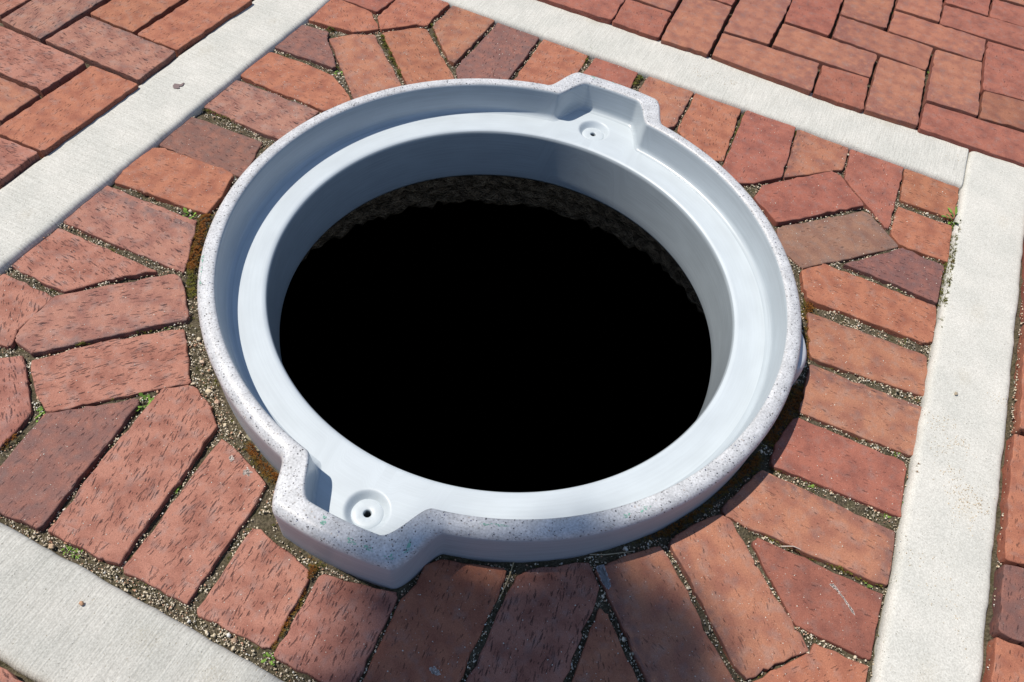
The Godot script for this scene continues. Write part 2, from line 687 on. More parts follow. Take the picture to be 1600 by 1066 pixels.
func build_frame() -> void:
	var root := Node3D.new()
	root.name = "manhole_frame"
	add_child(root, true)
	tag(root, "round blue-grey manhole frame with speckled rim and two lugs around a dark opening", "manhole frame")
	var angles := PackedFloat64Array()
	var th := -PI
	while th < PI - 0.002:
		angles.append(th)
		var d := minf(absf(angle_difference(th, LUG_FRONT)), absf(angle_difference(th, LUG_BACK)))
		th += 0.0045 if d < 0.27 else 0.018
	var rows := []
	var round_uv := []
	var flat_uv := []
	for a in angles:
		var row := frame_section(a)
		rows.append(row)
		var u1 := PackedVector2Array()
		var u2 := PackedVector2Array()
		var run := 0.0
		for k in row.size():
			if k > 0:
				run += row[k].distance_to(row[k - 1])
			u1.append(Vector2(a / TAU * 4.0, run / 0.25))
			u2.append(Vector2(row[k].x, row[k].z + (0.06 - row[k].y) * 0.7) / 0.4)
		round_uv.append(u1)
		flat_uv.append(u2)
	# the seam row takes u past the last angle
	var seam := PackedVector2Array()
	for q in round_uv[0]:
		seam.append(q + Vector2(4.0, 0.0))
	round_uv.append(seam)
	flat_uv.append(flat_uv[0])
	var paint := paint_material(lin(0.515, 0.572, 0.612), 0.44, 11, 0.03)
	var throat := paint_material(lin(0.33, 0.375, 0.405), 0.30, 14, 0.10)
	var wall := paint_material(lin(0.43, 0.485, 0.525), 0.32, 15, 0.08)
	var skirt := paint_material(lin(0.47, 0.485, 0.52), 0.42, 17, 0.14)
	part("skirt", grid_mesh(rows, true, round_uv, 0, 8), skirt, root)
	var rim := part("rim", grid_mesh(rows, true, flat_uv, 8, 18), speckle_material(), root)
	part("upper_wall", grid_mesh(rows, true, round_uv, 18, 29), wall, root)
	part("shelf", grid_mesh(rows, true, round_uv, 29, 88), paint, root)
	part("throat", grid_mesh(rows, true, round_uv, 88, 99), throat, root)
	# bolt seats: a low faceted disc with a hole through it
	for at in [SEAT_FRONT, SEAT_BACK]:
		var seat := part("bolt_seat", seat_mesh(), paint, root)
		seat.position = Vector3(at.x, -0.0005, at.y)
		var dark := StandardMaterial3D.new()
		dark.albedo_color = lin(0.08, 0.09, 0.10)
		var hole := part("bolt_hole", hole_mesh(), dark, seat)
		hole.position = Vector3(0, 0.0, 0)
	# a stub on the outside of the skirt
	var rib := part("rib", rib_mesh(), skirt, root)
	rib.position = Vector3.ZERO
	# green scuffs on the rim, most of them on the front lug
	var green := StandardMaterial3D.new()
	green.albedo_color = lin(0.20, 0.42, 0.33)
	green.roughness = 0.6
	for g in SCUFFS:
		var o := part("paint_scuff", scuff_mesh(deg_to_rad(g[0]), g[1], g[2], g[3]), green, rim)
		o.position = Vector3.ZERO


# angle on the frame, place across the rim (0 outer .. 1 inner), length and width in metres
const SCUFFS := [[83.5, 0.42, 0.008, 0.004], [86.0, 0.35, 0.007, 0.0045], [80.4, 0.30, 0.010, 0.006], [78.6, 0.42, 0.006, 0.006], [90.8, 0.55, 0.006, 0.004], [65.5, 0.55, 0.016, 0.004], [68.0, 0.5, 0.008, 0.003], [42.0, 0.35, 0.010, 0.004], [45.5, 0.3, 0.007, 0.0035], [149.0, 0.1, 0.010, 0.003], [146.0, 0.15, 0.014, 0.004], [143.0, 0.1, 0.008, 0.004], [-97.0, 0.3, 0.008, 0.005], [-92.0, 0.2, 0.009, 0.004]]


func scuff_mesh(th: float, across: float, long: float, wide: float) -> ArrayMesh:
	# a ragged smear lying on the rim's own curve, made of small flecks
	var st := SurfaceTool.new()
	st.begin(Mesh.PRIMITIVE_TRIANGLES)
	for blob in 11:
		var bt := th + clampf(rng.randfn(0.0, 0.4), -0.9, 0.9) * long / 0.42
		var ba := clampf(across + clampf(rng.randfn(0.0, 0.4), -0.9, 0.9) * wide / 0.03, 0.02, 0.98)
		var size := rng.randf_range(0.0004, 0.0012)
		var ring := PackedVector3Array()
		var mid := rim_point(bt, ba)
		for k in 7:
			var a := TAU * k / 7.0
			var q := rng.randf_range(0.6, 1.2) * size
			ring.append(rim_point(bt + cos(a) * q * 1.4 / 0.42, clampf(ba + sin(a) * q / 0.03, 0.0, 1.0)))
		for k in 7:
			for p in [mid, ring[k], ring[(k + 1) % 7]]:
				st.set_normal(Vector3.UP)
				st.add_vertex(p)
	return st.commit()


func rim_point(th: float, across: float) -> Vector3:
	var row := frame_section(th)
	var f := lerpf(10.0, 17.0, across)
	var k := int(f)
	var p := row[k].lerp(row[k + 1], f - k)
	return p + Vector3(cos(th) * 0.0003 * (1.0 - across), 0.0004, sin(th) * 0.0003 * (1.0 - across))


func lathe(pr: PackedVector2Array, sides: int, jitter := 0.0) -> ArrayMesh:
	var rows := []
	var uvs := []
	for k in sides:
		var a := TAU * k / sides
		var row := PackedVector3Array()
		var u := PackedVector2Array()
		var run := 0.0
		for i in pr.size():
			if i > 0:
				run += pr[i].distance_to(pr[i - 1])
			var q := 1.0 + jitter * wob.get_noise_2d(k * 37.0, 11.0)
			row.append(Vector3(pr[i].x * q * cos(a), pr[i].y, pr[i].x * q * sin(a)))
			u.append(Vector2(float(k) / sides, run / 0.25))
		rows.append(row)
		uvs.append(u)
	uvs.append(uvs[0])
	return grid_mesh(rows, true, uvs, 0, pr.size() - 1)


func seat_mesh() -> ArrayMesh:
	var pr := PackedVector2Array()
	for q in [[0.0225, -0.0045], [0.0205, -0.0005], [0.0190, 0.0015], [0.0172, 0.0026], [0.0150, 0.0031], [0.011, 0.0034], [0.0062, 0.0030], [0.0050, 0.0022], [0.0046, 0.0008], [0.0046, -0.004]]:
		pr.append(Vector2(q[0], q[1]))
	return lathe(pr, 22, 0.03)


func hole_mesh() -> ArrayMesh:
	var pr := PackedVector2Array()
	for q in [[0.0046, -0.001], [0.0046, -0.025], [0.0001, -0.025]]:
		pr.append(Vector2(q[0], q[1]))
	return lathe(pr, 20)


func rib_mesh() -> ArrayMesh:
	# rounded stub that stands out of the skirt on the right
	var rows := []
	var uvs := []
	for k in 17:
		var t := k / 16.0
		var th := deg_to_rad(lerpf(-15.0, -4.2, t))
		var swell := pow(clampf(sin(PI * t), 0.0, 1.0), 0.35)
		var row := PackedVector3Array()
		var u := PackedVector2Array()
		var sec := [[0.408, 0.040], [0.412 + 0.018 * swell, 0.036], [0.4145 + 0.0215 * swell, 0.026], [0.415 + 0.0225 * swell, 0.012], [0.415 + 0.0225 * swell, -0.012], [0.412 + 0.022 * swell, -0.030], [0.408, -0.036]]
		sec.reverse()
		for i in sec.size():
			row.append(Vector3(sec[i][0] * cos(th), sec[i][1], sec[i][0] * sin(th)))
			u.append(Vector2(t * 0.3, i * 0.05))
		rows.append(row)
		uvs.append(u)
	var m := grid_mesh(rows, false, uvs, 0, 6)
	var st := SurfaceTool.new()
	st.create_from(m, 0)
	return st.commit()


# ---------------------------------------------------------------- border, ground, shaft

func strip(parent: Node3D, mat: Material, from: Vector2, to: Vector2, wide: float, s: int) -> void:
	# a poured strip; from..to is its middle line
	var along := (to - from).normalized()
	var side := -along.orthogonal()
	var total := from.distance_to(to)
	var sec := [[-1.0, -0.12, 0], [-1.0, -0.03, 0], [-1.0, -0.012, 0], [-1.0, -0.0075, 0.0006], [-1.0, -0.0042, 0.002], [-1.0, -0.0018, 0.0042], [-1.0, -0.0005, 0.0072], [-1.0, 0, 0.011], [-0.5, 0.0, 0.0], [0.0, 0.0, 0.0], [0.5, 0.0, 0.0], [1.0, 0, 0.011], [1.0, -0.0005, 0.0072], [1.0, -0.0018, 0.0042], [1.0, -0.0042, 0.002], [1.0, -0.0075, 0.0006], [1.0, -0.012, 0], [1.0, -0.03, 0], [1.0, -0.12, 0]]
	var n := int(total / 0.012)
	var rows := []
	var uvs := []
	var stops := PackedFloat64Array([0.0004, 0.0022, 0.004])
	for k in range(1, n):
		stops.append(total * k / n)
	stops.append_array(PackedFloat64Array([total - 0.004, total - 0.0022, total - 0.0004]))
	for d in stops:
		var e := minf(d, total - d)
		var drop := 0.0
		if e < 0.0015:
			drop = 0.003
		elif e < 0.003:
			drop = 0.0006
		var row := PackedVector3Array()
		var u := PackedVector2Array()
		for q in sec:
			var sgn := signf(q[0])
			var ww := wide * 0.5 + 0.0016 * wob.get_noise_2d(d * 260.0, s * 50.0 + sgn * 20.0) + 0.0009 * wob.get_noise_2d(d * 1500.0, s * 50.0 + sgn * 33.0)
			var across: float = q[0] * ww - sgn * q[2]
			var p := from + along * d + side * across
			row.append(Vector3(p.x, q[1] - drop + (0.0006 * wob.get_noise_2d(p.x * 160.0, p.y * 160.0) if q[1] > -0.02 else 0.0), p.y))
			u.append(Vector2(d / 0.6 + s * 0.37, (across - q[1]) / 0.6 + s * 0.21))
		rows.append(row)
		uvs.append(u)
	part("concrete_strip", grid_mesh(rows, false, uvs, 0, sec.size() - 1), mat, parent)


func soil_height(x: float, z: float) -> float:
	var inside := x > OXL and x < OXR and z > OZT and z < OZB
	var base := -0.0148 if inside else -0.008
	return base + 0.0040 * wob.get_noise_2d(x * 300.0, z * 300.0) + 0.0034 * wob.get_noise_2d(x * 1200.0 + 90.0, z * 1200.0)


func build_soil() -> void:
	var n := 300
	var half := 1.25
	var v := PackedVector3Array()
	var nn := PackedVector3Array()
	var uv := PackedVector2Array()
	var col := PackedColorArray()
	var ix := PackedInt32Array()
	var tone := noise(1.0, 71, 4)
	for j in n + 1:
		for i in n + 1:
			var x := -half + 2.0 * half * i / n
			var z := -half + 2.0 * half * j / n
			var r := sqrt(x * x + z * z)
			if r < 0.41 and r > 0.001:
				var k := 0.404 / r
				x *= k
				z *= k
			v.append(Vector3(x, soil_height(x, z), z))
			var e := 0.004
			nn.append(Vector3(soil_height(x - e, z) - soil_height(x + e, z), 2.0 * e, soil_height(x, z - e) - soil_height(x, z + e)).normalized())
			uv.append(Vector2(x, z) / 0.2)
			var t := 0.5 + 0.5 * tone.get_noise_2d(x * 40.0, z * 40.0)
			var t2 := clampf(tone.get_noise_2d(x * 90.0 + 300.0, z * 90.0) * 1.6, 0.0, 1.0)
			var c := Color(0.10, 0.085, 0.058).lerp(Color(0.22, 0.185, 0.13), t)
			col.append(c.lerp(Color(0.085, 0.09, 0.035), t2 * 0.6))
	for j in n:
		for i in n:
			var a := j * (n + 1) + i
			var ok := false
			for q in [a, a + 1, a + n + 1, a + n + 2]:
				var p := v[q]
				if p.x * p.x + p.z * p.z > 0.4045 * 0.4045:
					ok = true
			if ok:
				ix.append_array(PackedInt32Array([a, a + 1, a + n + 1, a + 1, a + n + 2, a + n + 1]))
	var m := StandardMaterial3D.new()
	m.vertex_color_use_as_albedo = true
	m.roughness = 0.95
	m.metallic_specular = 0.2
	var gi := noise(0.09, 81, 4).get_image(512, 512, false, false, true)
	m.albedo_texture = ImageTexture.create_from_image(contrast(gi, 0.55, 1.0))
	m.heightmap_enabled = true
	m.heightmap_texture = ImageTexture.create_from_image(gi)
	m.heightmap_scale = 0.2
	var o := part("soil", mesh_of(v, nn, uv, ix, col), m, self)
	o.set_meta("kind", "structure")
	# the ground goes on to the horizon, with a square hole where the soil lies
	var far := PackedVector3Array()
	var fi := PackedInt32Array()
	var fn := PackedVector3Array()
	var fu := PackedVector2Array()
	for s in [half - 0.01, 8.0, 300.0]:
		for c in [Vector2(-1, -1), Vector2(1, -1), Vector2(1, 1), Vector2(-1, 1)]:
			far.append(Vector3(c.x * s, -0.017, c.y * s))
			fn.append(Vector3.UP)
			fu.append(Vector2(c.x, c.y) * s / 2.0)
	for ring in 2:
		for k in 4:
			var a := ring * 4 + k
			var b := ring * 4 + (k + 1) % 4
			fi.append_array(PackedInt32Array([a, a + 4, b, b, a + 4, b + 4]))
	var gm := StandardMaterial3D.new()
	gm.albedo_color = lin(0.36, 0.17, 0.12)
	gm.albedo_texture = ImageTexture.create_from_image(contrast(noise(0.04, 82, 5).get_image(512, 512, false, false, true), 0.6, 1.0))
	gm.roughness = 0.95
	var g := part("ground", mesh_of(far, fn, fu, fi), gm, self)
	g.set_meta("kind", "structure")


func contrast(im: Image, lo: float, hi: float) -> Image:
	var d := im.get_data()
	var out := PackedByteArray()
	out.resize(d.size() * 3)
	for k in d.size():
		var q := int(255.0 * lerpf(lo, hi, d[k] / 255.0))
		out[k * 3] = q
		out[k * 3 + 1] = q
		out[k * 3 + 2] = q
	return Image.create_from_data(im.get_width(), im.get_height(), false, Image.FORMAT_RGB8, out)


func build_shaft() -> void:
	var root := setting("concrete_shaft")
	var n1 := noise(1.0, 91, 4)
	var rows := []
	var uvs := []
	var sides := 220
	for k in sides:
		var th := TAU * k / sides - PI
		var c := cos(th)
		var s := sin(th)
		var ragged := 0.012 * n1.get_noise_2d(c * 6.0, s * 6.0) + 0.016 * n1.get_noise_2d(c * 22.0 + 40.0, s * 22.0) + 0.010 * n1.get_noise_2d(c * 60.0 + 90.0, s * 60.0)
		var sec := [[0.4200, -0.045], [0.4120, -0.100], [0.4110, -0.140], [0.4105, -0.176], [0.4115, -0.184], [0.4150, -0.188], [0.4230, -0.190], [0.4260, -0.194], [0.4265, -0.225 + ragged * 0.3], [0.4270, -0.238 + ragged * 0.7], [0.4310, -0.246 + ragged], [0.46, -0.254 + ragged], [0.60, -0.29]]
		var row := PackedVector3Array()
		var u := PackedVector2Array()
		var run := 0.0
		for i in sec.size():
			var q: Array = sec[i]
			var rr: float = q[0] + (0.005 * n1.get_noise_3d(c * 14.0, s * 14.0, q[1] * 40.0) + 0.003 * n1.get_noise_3d(c * 50.0, s * 50.0, q[1] * 120.0) if i < 12 else 0.0)
			row.append(Vector3(rr * c, q[1], rr * s))
			if i > 0:
				run += absf(q[1] - sec[i - 1][1]) + absf(q[0] - sec[i - 1][0])
			u.append(Vector2(th / TAU * 5.0, run / 0.5))
		rows.append(row)
		uvs.append(u)
	var seam := PackedVector2Array()
	for q in uvs[0]:
		seam.append(q + Vector2(5.0, 0.0))
	uvs.append(seam)
	var m := StandardMaterial3D.new()
	m.albedo_color = lin(0.46, 0.33, 0.205)
	var gi := noise(0.035, 95, 6).get_seamless_image(512, 512, false, false, 0.15, true)
	var sand := grit(512, 512, 96, true)
	var mix := gi.get_data()
	for k in mix.size():
		mix[k] = int(clampf(128 + (mix[k] - 128) * 1.1 + (sand[k] - 128) * 0.75, 0, 255))
	gi = gray_image(512, 512, mix)
	m.albedo_texture = ImageTexture.create_from_image(contrast(gi, 0.45, 1.0))
	m.roughness = 0.95
	m.metallic_specular = 0.15
	m.heightmap_enabled = true
	m.heightmap_texture = ImageTexture.create_from_image(gi)
	m.heightmap_scale = 0.9
	part("collar", grid_mesh(rows, true, uvs, 0, 12), m, root)
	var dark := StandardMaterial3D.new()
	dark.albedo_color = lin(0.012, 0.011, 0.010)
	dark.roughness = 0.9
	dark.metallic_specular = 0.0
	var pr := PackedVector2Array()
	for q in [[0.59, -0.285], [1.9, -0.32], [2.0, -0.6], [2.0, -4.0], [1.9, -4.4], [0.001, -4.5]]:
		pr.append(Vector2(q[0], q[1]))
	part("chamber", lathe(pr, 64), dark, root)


# ---------------------------------------------------------------- the rest of the paving, beyond the frame of the picture

func fill(cell: PackedVector2Array, laid: Array[PackedVector2Array], boxes: Array[Rect2], axis: float, y: float, st: SurfaceTool) -> int:
	# a brick cut to fit round what is already laid
	var box := Rect2(cell[0], Vector2.ZERO)
	for q in cell:
		box = box.expand(q)
	var pieces: Array[PackedVector2Array] = [cell]
	for k in laid.size():
		if not boxes[k].grow(0.004).intersects(box):
			continue
		var grown := Geometry2D.offset_polygon(laid[k], 0.003)
		if grown.is_empty():
			continue
		var next: Array[PackedVector2Array] = []
		for p in pieces:
			for q in Geometry2D.clip_polygons(p, grown[0]):
				if not Geometry2D.is_polygon_clockwise(q) or q.size() < 40:
					next.append(q)
		pieces = next
	var made := 0
	for p in pieces:
		if Geometry2D.offset_polygon(p, -0.010).is_empty():
			continue
		var mid := Vector2.ZERO
		for q in p:
			mid += q / p.size()
		if not Geometry2D.is_point_in_polygon(mid, p):
			continue
		var t := rng.randf_range(0.82, 1.08)
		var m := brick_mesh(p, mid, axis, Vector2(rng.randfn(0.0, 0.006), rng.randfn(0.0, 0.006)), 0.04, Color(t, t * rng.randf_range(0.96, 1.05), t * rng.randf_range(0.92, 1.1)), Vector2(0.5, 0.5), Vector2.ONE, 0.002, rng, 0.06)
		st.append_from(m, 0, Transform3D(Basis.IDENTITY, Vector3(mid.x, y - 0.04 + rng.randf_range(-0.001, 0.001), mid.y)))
		made += 1
	return made


func off_picture(p: Vector2) -> bool:
	return p.y > 0.625 - (p.x - 0.06) * 0.52 or (p.y > 0.40 and p.x < -0.54 + (p.y - 0.42) * 0.62)


func herring(x0: float, z0: float, sx: Rect2, st: SurfaceTool) -> int:
	# 2:1 herringbone laid from (x0, z0), cut at the edge of the area; skips what is laid brick by brick
	var p := 0.1003
	var made := 0
	for i in range(-40, 41):
		for j in range(-40, 41):
			var kind := posmod(i - j, 4)
			if kind != 0 and kind != 1:
				continue
			var a := Rect2(x0 + i * p, z0 - (j + 1) * p, p * 2.0, p) if kind == 1 else Rect2(x0 + i * p, z0 - (j + 2) * p, p, p * 2.0)
			var c := a.intersection(sx)
			if c.size.x < 0.02 or c.size.y < 0.02:
				continue
			c = c.grow(-0.0022)
			made += fill(PackedVector2Array([c.position, Vector2(c.end.x, c.position.y), c.end, Vector2(c.position.x, c.end.y)]), outer_polys, outer_boxes, 0.0 if kind == 1 else PI * 0.5, 0.0095, st)
	return made


# ---------------------------------------------------------------- gravel, moss, weeds and litter

func on_brick(p: Vector2) -> bool:
	for k in inner_boxes.size():
		if inner_boxes[k].has_point(p) and Geometry2D.is_point_in_polygon(p, inner_polys[k]):
			return true
	return false


func face_height(p: Vector2) -> float:
	for k in inner_boxes.size():
		if inner_boxes[k].has_point(p) and Geometry2D.is_point_in_polygon(p, inner_polys[k]):
			return inner_face[k].z + (p - Vector2(inner_face[k].x, inner_face[k].y)).dot(inner_tilt[k])
	return -0.008


func on_outer(p: Vector2) -> bool:
	for k in outer_boxes.size():
		if outer_boxes[k].has_point(p) and Geometry2D.is_point_in_polygon(p, outer_polys[k]):
			return true
	return false


func frame_reach(p: Vector2) -> float:
	return p.length() - (0.4185 + 0.0545 * lug(p.angle(), 9.0, 14.2))


func stone_mesh() -> ArrayMesh:
	var v := PackedVector3Array([Vector3(0, 0.8, 0), Vector3(0.95, 0.1, 0.1), Vector3(0.2, 0.15, 0.9), Vector3(-0.9, 0.0, 0.3), Vector3(-0.3, 0.2, -0.95), Vector3(0.6, -0.1, -0.75), Vector3(0, -0.8, 0), Vector3(0.5, 0.62, 0.35), Vector3(-0.45, 0.6, -0.2)])
	var n := PackedVector3Array()
	var uv := PackedVector2Array()
	for q in v:
		n.append(q.normalized())
		uv.append(Vector2.ZERO)
	var ix := PackedInt32Array([0, 7, 8, 7, 2, 8, 7, 1, 2, 8, 2, 3, 8, 3, 4, 0, 8, 4, 0, 4, 5, 0, 5, 7, 7, 5, 1, 6, 2, 1, 6, 3, 2, 6, 4, 3, 6, 5, 4, 6, 1, 5])
	return mesh_of(v, n, uv, ix)


func scatter(called: String, m: Mesh, mat: Material, where: Array[Transform3D], tint: PackedColorArray) -> void:
	var mm := MultiMesh.new()
	mm.transform_format = MultiMesh.TRANSFORM_3D
	mm.use_colors = true
	mm.mesh = m
	mm.instance_count = where.size()
	for k in where.size():
		mm.set_instance_transform(k, where[k])
		mm.set_instance_color(k, tint[k])
	var o := MultiMeshInstance3D.new()
	o.name = called
	o.multimesh = mm
	o.material_override = mat
	add_child(o, true)
	o.set_meta("kind", "stuff")


func tinted(rough: float) -> StandardMaterial3D:
	var m := StandardMaterial3D.new()
	m.vertex_color_use_as_albedo = true
	m.roughness = rough
	m.metallic_specular = 0.3
	return m


func near_any(p: Vector2, spots: Array) -> float:
	var best := 0.0
	for s in spots:
		var a := Vector2(s[0], s[1]) * 0.001
		var b := Vector2(s[2], s[3]) * 0.001
		var q := Geometry2D.get_closest_point_to_segment(p, a, b)
		best = maxf(best, 1.0 - p.distance_to(q) / (s[4] * 0.001))
	return best


func grain_at(where: Array[Transform3D], tint: PackedColorArray, p: Vector2, y: float, size: float, pale := 0.0) -> void:
	var b := Basis.from_euler(Vector3(rng.randf() * TAU, rng.randf() * TAU, rng.randf() * TAU)) * Basis.from_scale(Vector3(size, size * rng.randf_range(0.6, 0.9), size * rng.randf_range(0.7, 1.1)))
	where.append(Transform3D(b, Vector3(p.x, y, p.y)))
	var t := rng.randf()
	var c := Color(0.54, 0.46, 0.33).lerp(Color(0.68, 0.61, 0.49), rng.randf())
	if t < 0.12:
		c = Color(0.50, 0.30, 0.20)
	elif t < 0.22:
		c = Color(0.30, 0.27, 0.21)
	elif t < 0.30:
		c = Color(0.70, 0.68, 0.62)
	tint.append(c.lerp(Color(0.66, 0.62, 0.55), pale))


func build_gravel() -> void:
	var where: Array[Transform3D] = []
	var tint := PackedColorArray()
	var clump := noise(1.0, 101, 3)
	var tries := 0
	while where.size() < 26000 and tries < 240000:
		tries += 1
		var p := Vector2(rng.randf_range(XL, XR), rng.randf_range(ZT, ZB))
		var f := frame_reach(p)
		if f < 0.001:
			continue
		var q := clump.get_noise_2d(p.x * 26.0, p.y * 26.0) + 0.8 * near_any(p, GRAVELLY)
		if q < rng.randf_range(-0.45, 0.45) or near_any(p, MOSSY) > 0.35:
			continue
		if on_brick(p):
			continue
		var s := 0.0007 + 0.0013 * pow(rng.randf(), 2.6)
		if rng.randf() < 0.02:
			s *= 1.9
		grain_at(where, tint, p, soil_height(p.x, p.y) + s * 0.5 + 0.002, s)
	# a line of grains along the outer foot of the border and crumbs lying on it
	for k in 900:
		var z := rng.randf_range(OZT, OZB)
		var p := Vector2(OXR + 0.004 + absf(rng.randfn(0.0, 0.003)), z)
		if clump.get_noise_2d(z * 30.0, 7.0) > rng.randf_range(-0.4, 0.3):
			var s := rng.randf_range(0.0010, 0.0019)
			grain_at(where, tint, p, -0.004 + rng.randf() * 0.003, s)
	for k in 420:
		var x := rng.randf_range(OXL, OXR)
		if clump.get_noise_2d(x * 30.0, 17.0) > rng.randf_range(-0.3, 0.5):
			grain_at(where, tint, Vector2(x, OZT + rng.randfn(0.001, 0.002)), 0.0010, rng.randf_range(0.0008, 0.0016), 0.5)
	for s in CRUMBS:
		for k in s[3]:
			var p := Vector2(s[0] + rng.randfn(0.0, s[2]), s[1] + rng.randfn(0.0, s[2] * 0.8)) * 0.001
			grain_at(where, tint, p, 0.0004, rng.randf_range(0.0005, 0.0010))
			tint[tint.size() - 1] = Color(0.50, 0.38, 0.24).lerp(Color(0.62, 0.52, 0.38), rng.randf())
	# single grains on the bricks
	for k in 5200:
		var p := Vector2(rng.randf_range(XL, XR), rng.randf_range(ZT, ZB))
		if frame_reach(p) < 0.0 or not on_brick(p):
			continue
		grain_at(where, tint, p, face_height(p), 0.00040 + 0.0008 * pow(rng.randf(), 2.0), 0.85)
	scatter("gravel", stone_mesh(), tinted(0.85), where, tint)


func tuft_mesh(blades: int, s: int) -> ArrayMesh:
	var r := RandomNumberGenerator.new()
	r.seed = s
	var v := PackedVector3Array()
	var n := PackedVector3Array()
	var uv := PackedVector2Array()
	var ix := PackedInt32Array()
	for k in blades:
		var a := r.randf() * TAU
		var lean := r.randf_range(0.1, 0.9)
		var foot := Vector3(cos(a), 0, sin(a)) * r.randf_range(0.0, 0.55)
		var tip := foot + Vector3(cos(a) * lean, r.randf_range(0.5, 1.0), sin(a) * lean) * 0.8
		var side := Vector3(-sin(a), 0, cos(a)) * 0.20
		var i := v.size()
		var nr := (tip - foot - side).cross(side * 2.0).normalized()
		if nr.y < 0.0:
			nr = -nr
			side = -side
		v.append_array(PackedVector3Array([foot - side, foot + side, tip]))
		nr = (nr + Vector3(0, 0.6, 0)).normalized()
		n.append_array(PackedVector3Array([nr, nr, nr]))
		uv.append_array(PackedVector2Array([Vector2.ZERO, Vector2.ZERO, Vector2.ZERO]))
		ix.append_array(PackedInt32Array([i, i + 1, i + 2]))
	return mesh_of(v, n, uv, ix)


func build_moss() -> void:
	var where: Array[Transform3D] = []
	var tint := PackedColorArray()
	var clump := noise(1.0, 121, 3)
	var tries := 0
	while where.size() < 26000 and tries < 300000:
		tries += 1
		var p := Vector2(rng.randf_range(XL, XR + 0.006), rng.randf_range(ZT - 0.004, ZB))
		if frame_reach(p) < 0.0005:
			continue
		var strong := near_any(p, MOSSY)
		var q := clump.get_noise_2d(p.x * 32.0, p.y * 32.0)
		if strong * 1.5 + q - 0.30 < rng.randf_range(0.0, 0.7):
			continue
		if on_brick(p):
			continue
		var h := rng.randf_range(0.0011, 0.0022) * (1.0 + strong * 0.7)
		var b := Basis.from_euler(Vector3(0, rng.randf() * TAU, 0)) * Basis.from_scale(Vector3(h * 1.05, h, h * 1.05))
		where.append(Transform3D(b, Vector3(p.x, maxf(soil_height(p.x, p.y) + 0.001 + strong * 0.005, -0.001 - 0.010 * (1.0 - smoothstep(XR - 0.002, XR + 0.006, p.x)) if p.x > XR - 0.006 else -1.0), p.y)))
		var c := Color(0.065, 0.07, 0.018).lerp(Color(0.17, 0.165, 0.03), rng.randf())
		var rust := clampf(1.3 * near_any(p, RUSTY) + 0.6 * clump.get_noise_2d(p.x * 60.0, p.y * 60.0 + 70.0) - 0.1, 0.0, 1.0)
		tint.append(c.lerp(Color(0.13, 0.045, 0.012).lerp(Color(0.22, 0.085, 0.015), rng.randf()), rust))
	var m := tinted(0.8)
	m.backlight_enabled = true
	m.backlight = Color(0.08, 0.09, 0.02)
	scatter("moss", tuft_mesh(11, 4), m, where, tint)


func weed_mesh(leaves: int, size: float, s: int, feathery: bool) -> ArrayMesh:
	var r := RandomNumberGenerator.new()
	r.seed = s
	var v := PackedVector3Array()
	var n := PackedVector3Array()
	var uv := PackedVector2Array()
	var col := PackedColorArray()
	var ix := PackedInt32Array()
	for k in leaves:
		var a := r.randf() * TAU
		var up := r.randf_range(0.1, 0.9)
		var out := Vector3(cos(a), up, sin(a)).normalized()
		var side := Vector3(-sin(a), 0, cos(a))
		var nr := out.cross(side).normalized()
		if nr.y < 0.0:
			nr = -nr
			side = -side
		var foot := Vector3(cos(a + 0.8), 0.0, sin(a + 0.8)) * size * r.randf_range(0.0, 0.45) + out * size * r.randf_range(0.05, 0.6)
		var len_ := size * r.randf_range(0.30, 0.6) * (1.5 if feathery else 1.0)
		var wide := len_ * (0.16 if feathery else 0.40)
		var i := v.size()
		var g := Color(0.10, 0.19, 0.035).lerp(Color(0.22, 0.36, 0.07), r.randf())
		for q in [[0.0, 0.0], [0.35, 1.0], [0.35, -1.0], [0.75, 0.8], [0.75, -0.8], [1.0, 0.0]]:
			v.append(foot + out * len_ * q[0] + side * wide * q[1] + nr * len_ * 0.12 * absf(q[1]))
			n.append((nr + side * q[1] * 0.2).normalized())
			uv.append(Vector2.ZERO)
			col.append(g)
		ix.append_array(PackedInt32Array([i, i + 1, i + 2, i + 1, i + 3, i + 2, i + 2, i + 3, i + 4, i + 3, i + 5, i + 4]))
	return mesh_of(v, n, uv, ix, col)


func build_weeds() -> void:
	var m := tinted(0.6)
	m.backlight_enabled = true
	m.backlight = Color(0.10, 0.16, 0.03)
	var k := 0
	for w in WEEDS:
		var o := top("weed", weed_mesh(w[3], w[2] * 0.001, 300 + k, k % 5 == 0), m, w[4], "weed", "green weeds growing in the paving joints")
		var p := Vector2(w[0], w[1]) * 0.001
		o.position = Vector3(p.x, -0.014 if p.x > XL - 0.02 and p.x < XR + 0.015 and p.y > ZT - 0.02 and p.y < ZB + 0.01 else -0.004, p.y)
		k += 1


func flat_chip(pts: Array, thick: float) -> ArrayMesh:
	# a thin chip with an uneven outline and a real edge
	var o := PackedVector2Array()
	for q in pts:
		o.append(Vector2(q[0], q[1]) * 0.001)
	var r := RandomNumberGenerator.new()
	r.seed = 9
	return brick_mesh(o, Vector2.ZERO, 0.0, Vector2(0.05, -0.03), thick, Color.WHITE, Vector2.ZERO, Vector2.ONE, 0.0004, r, 0.004)


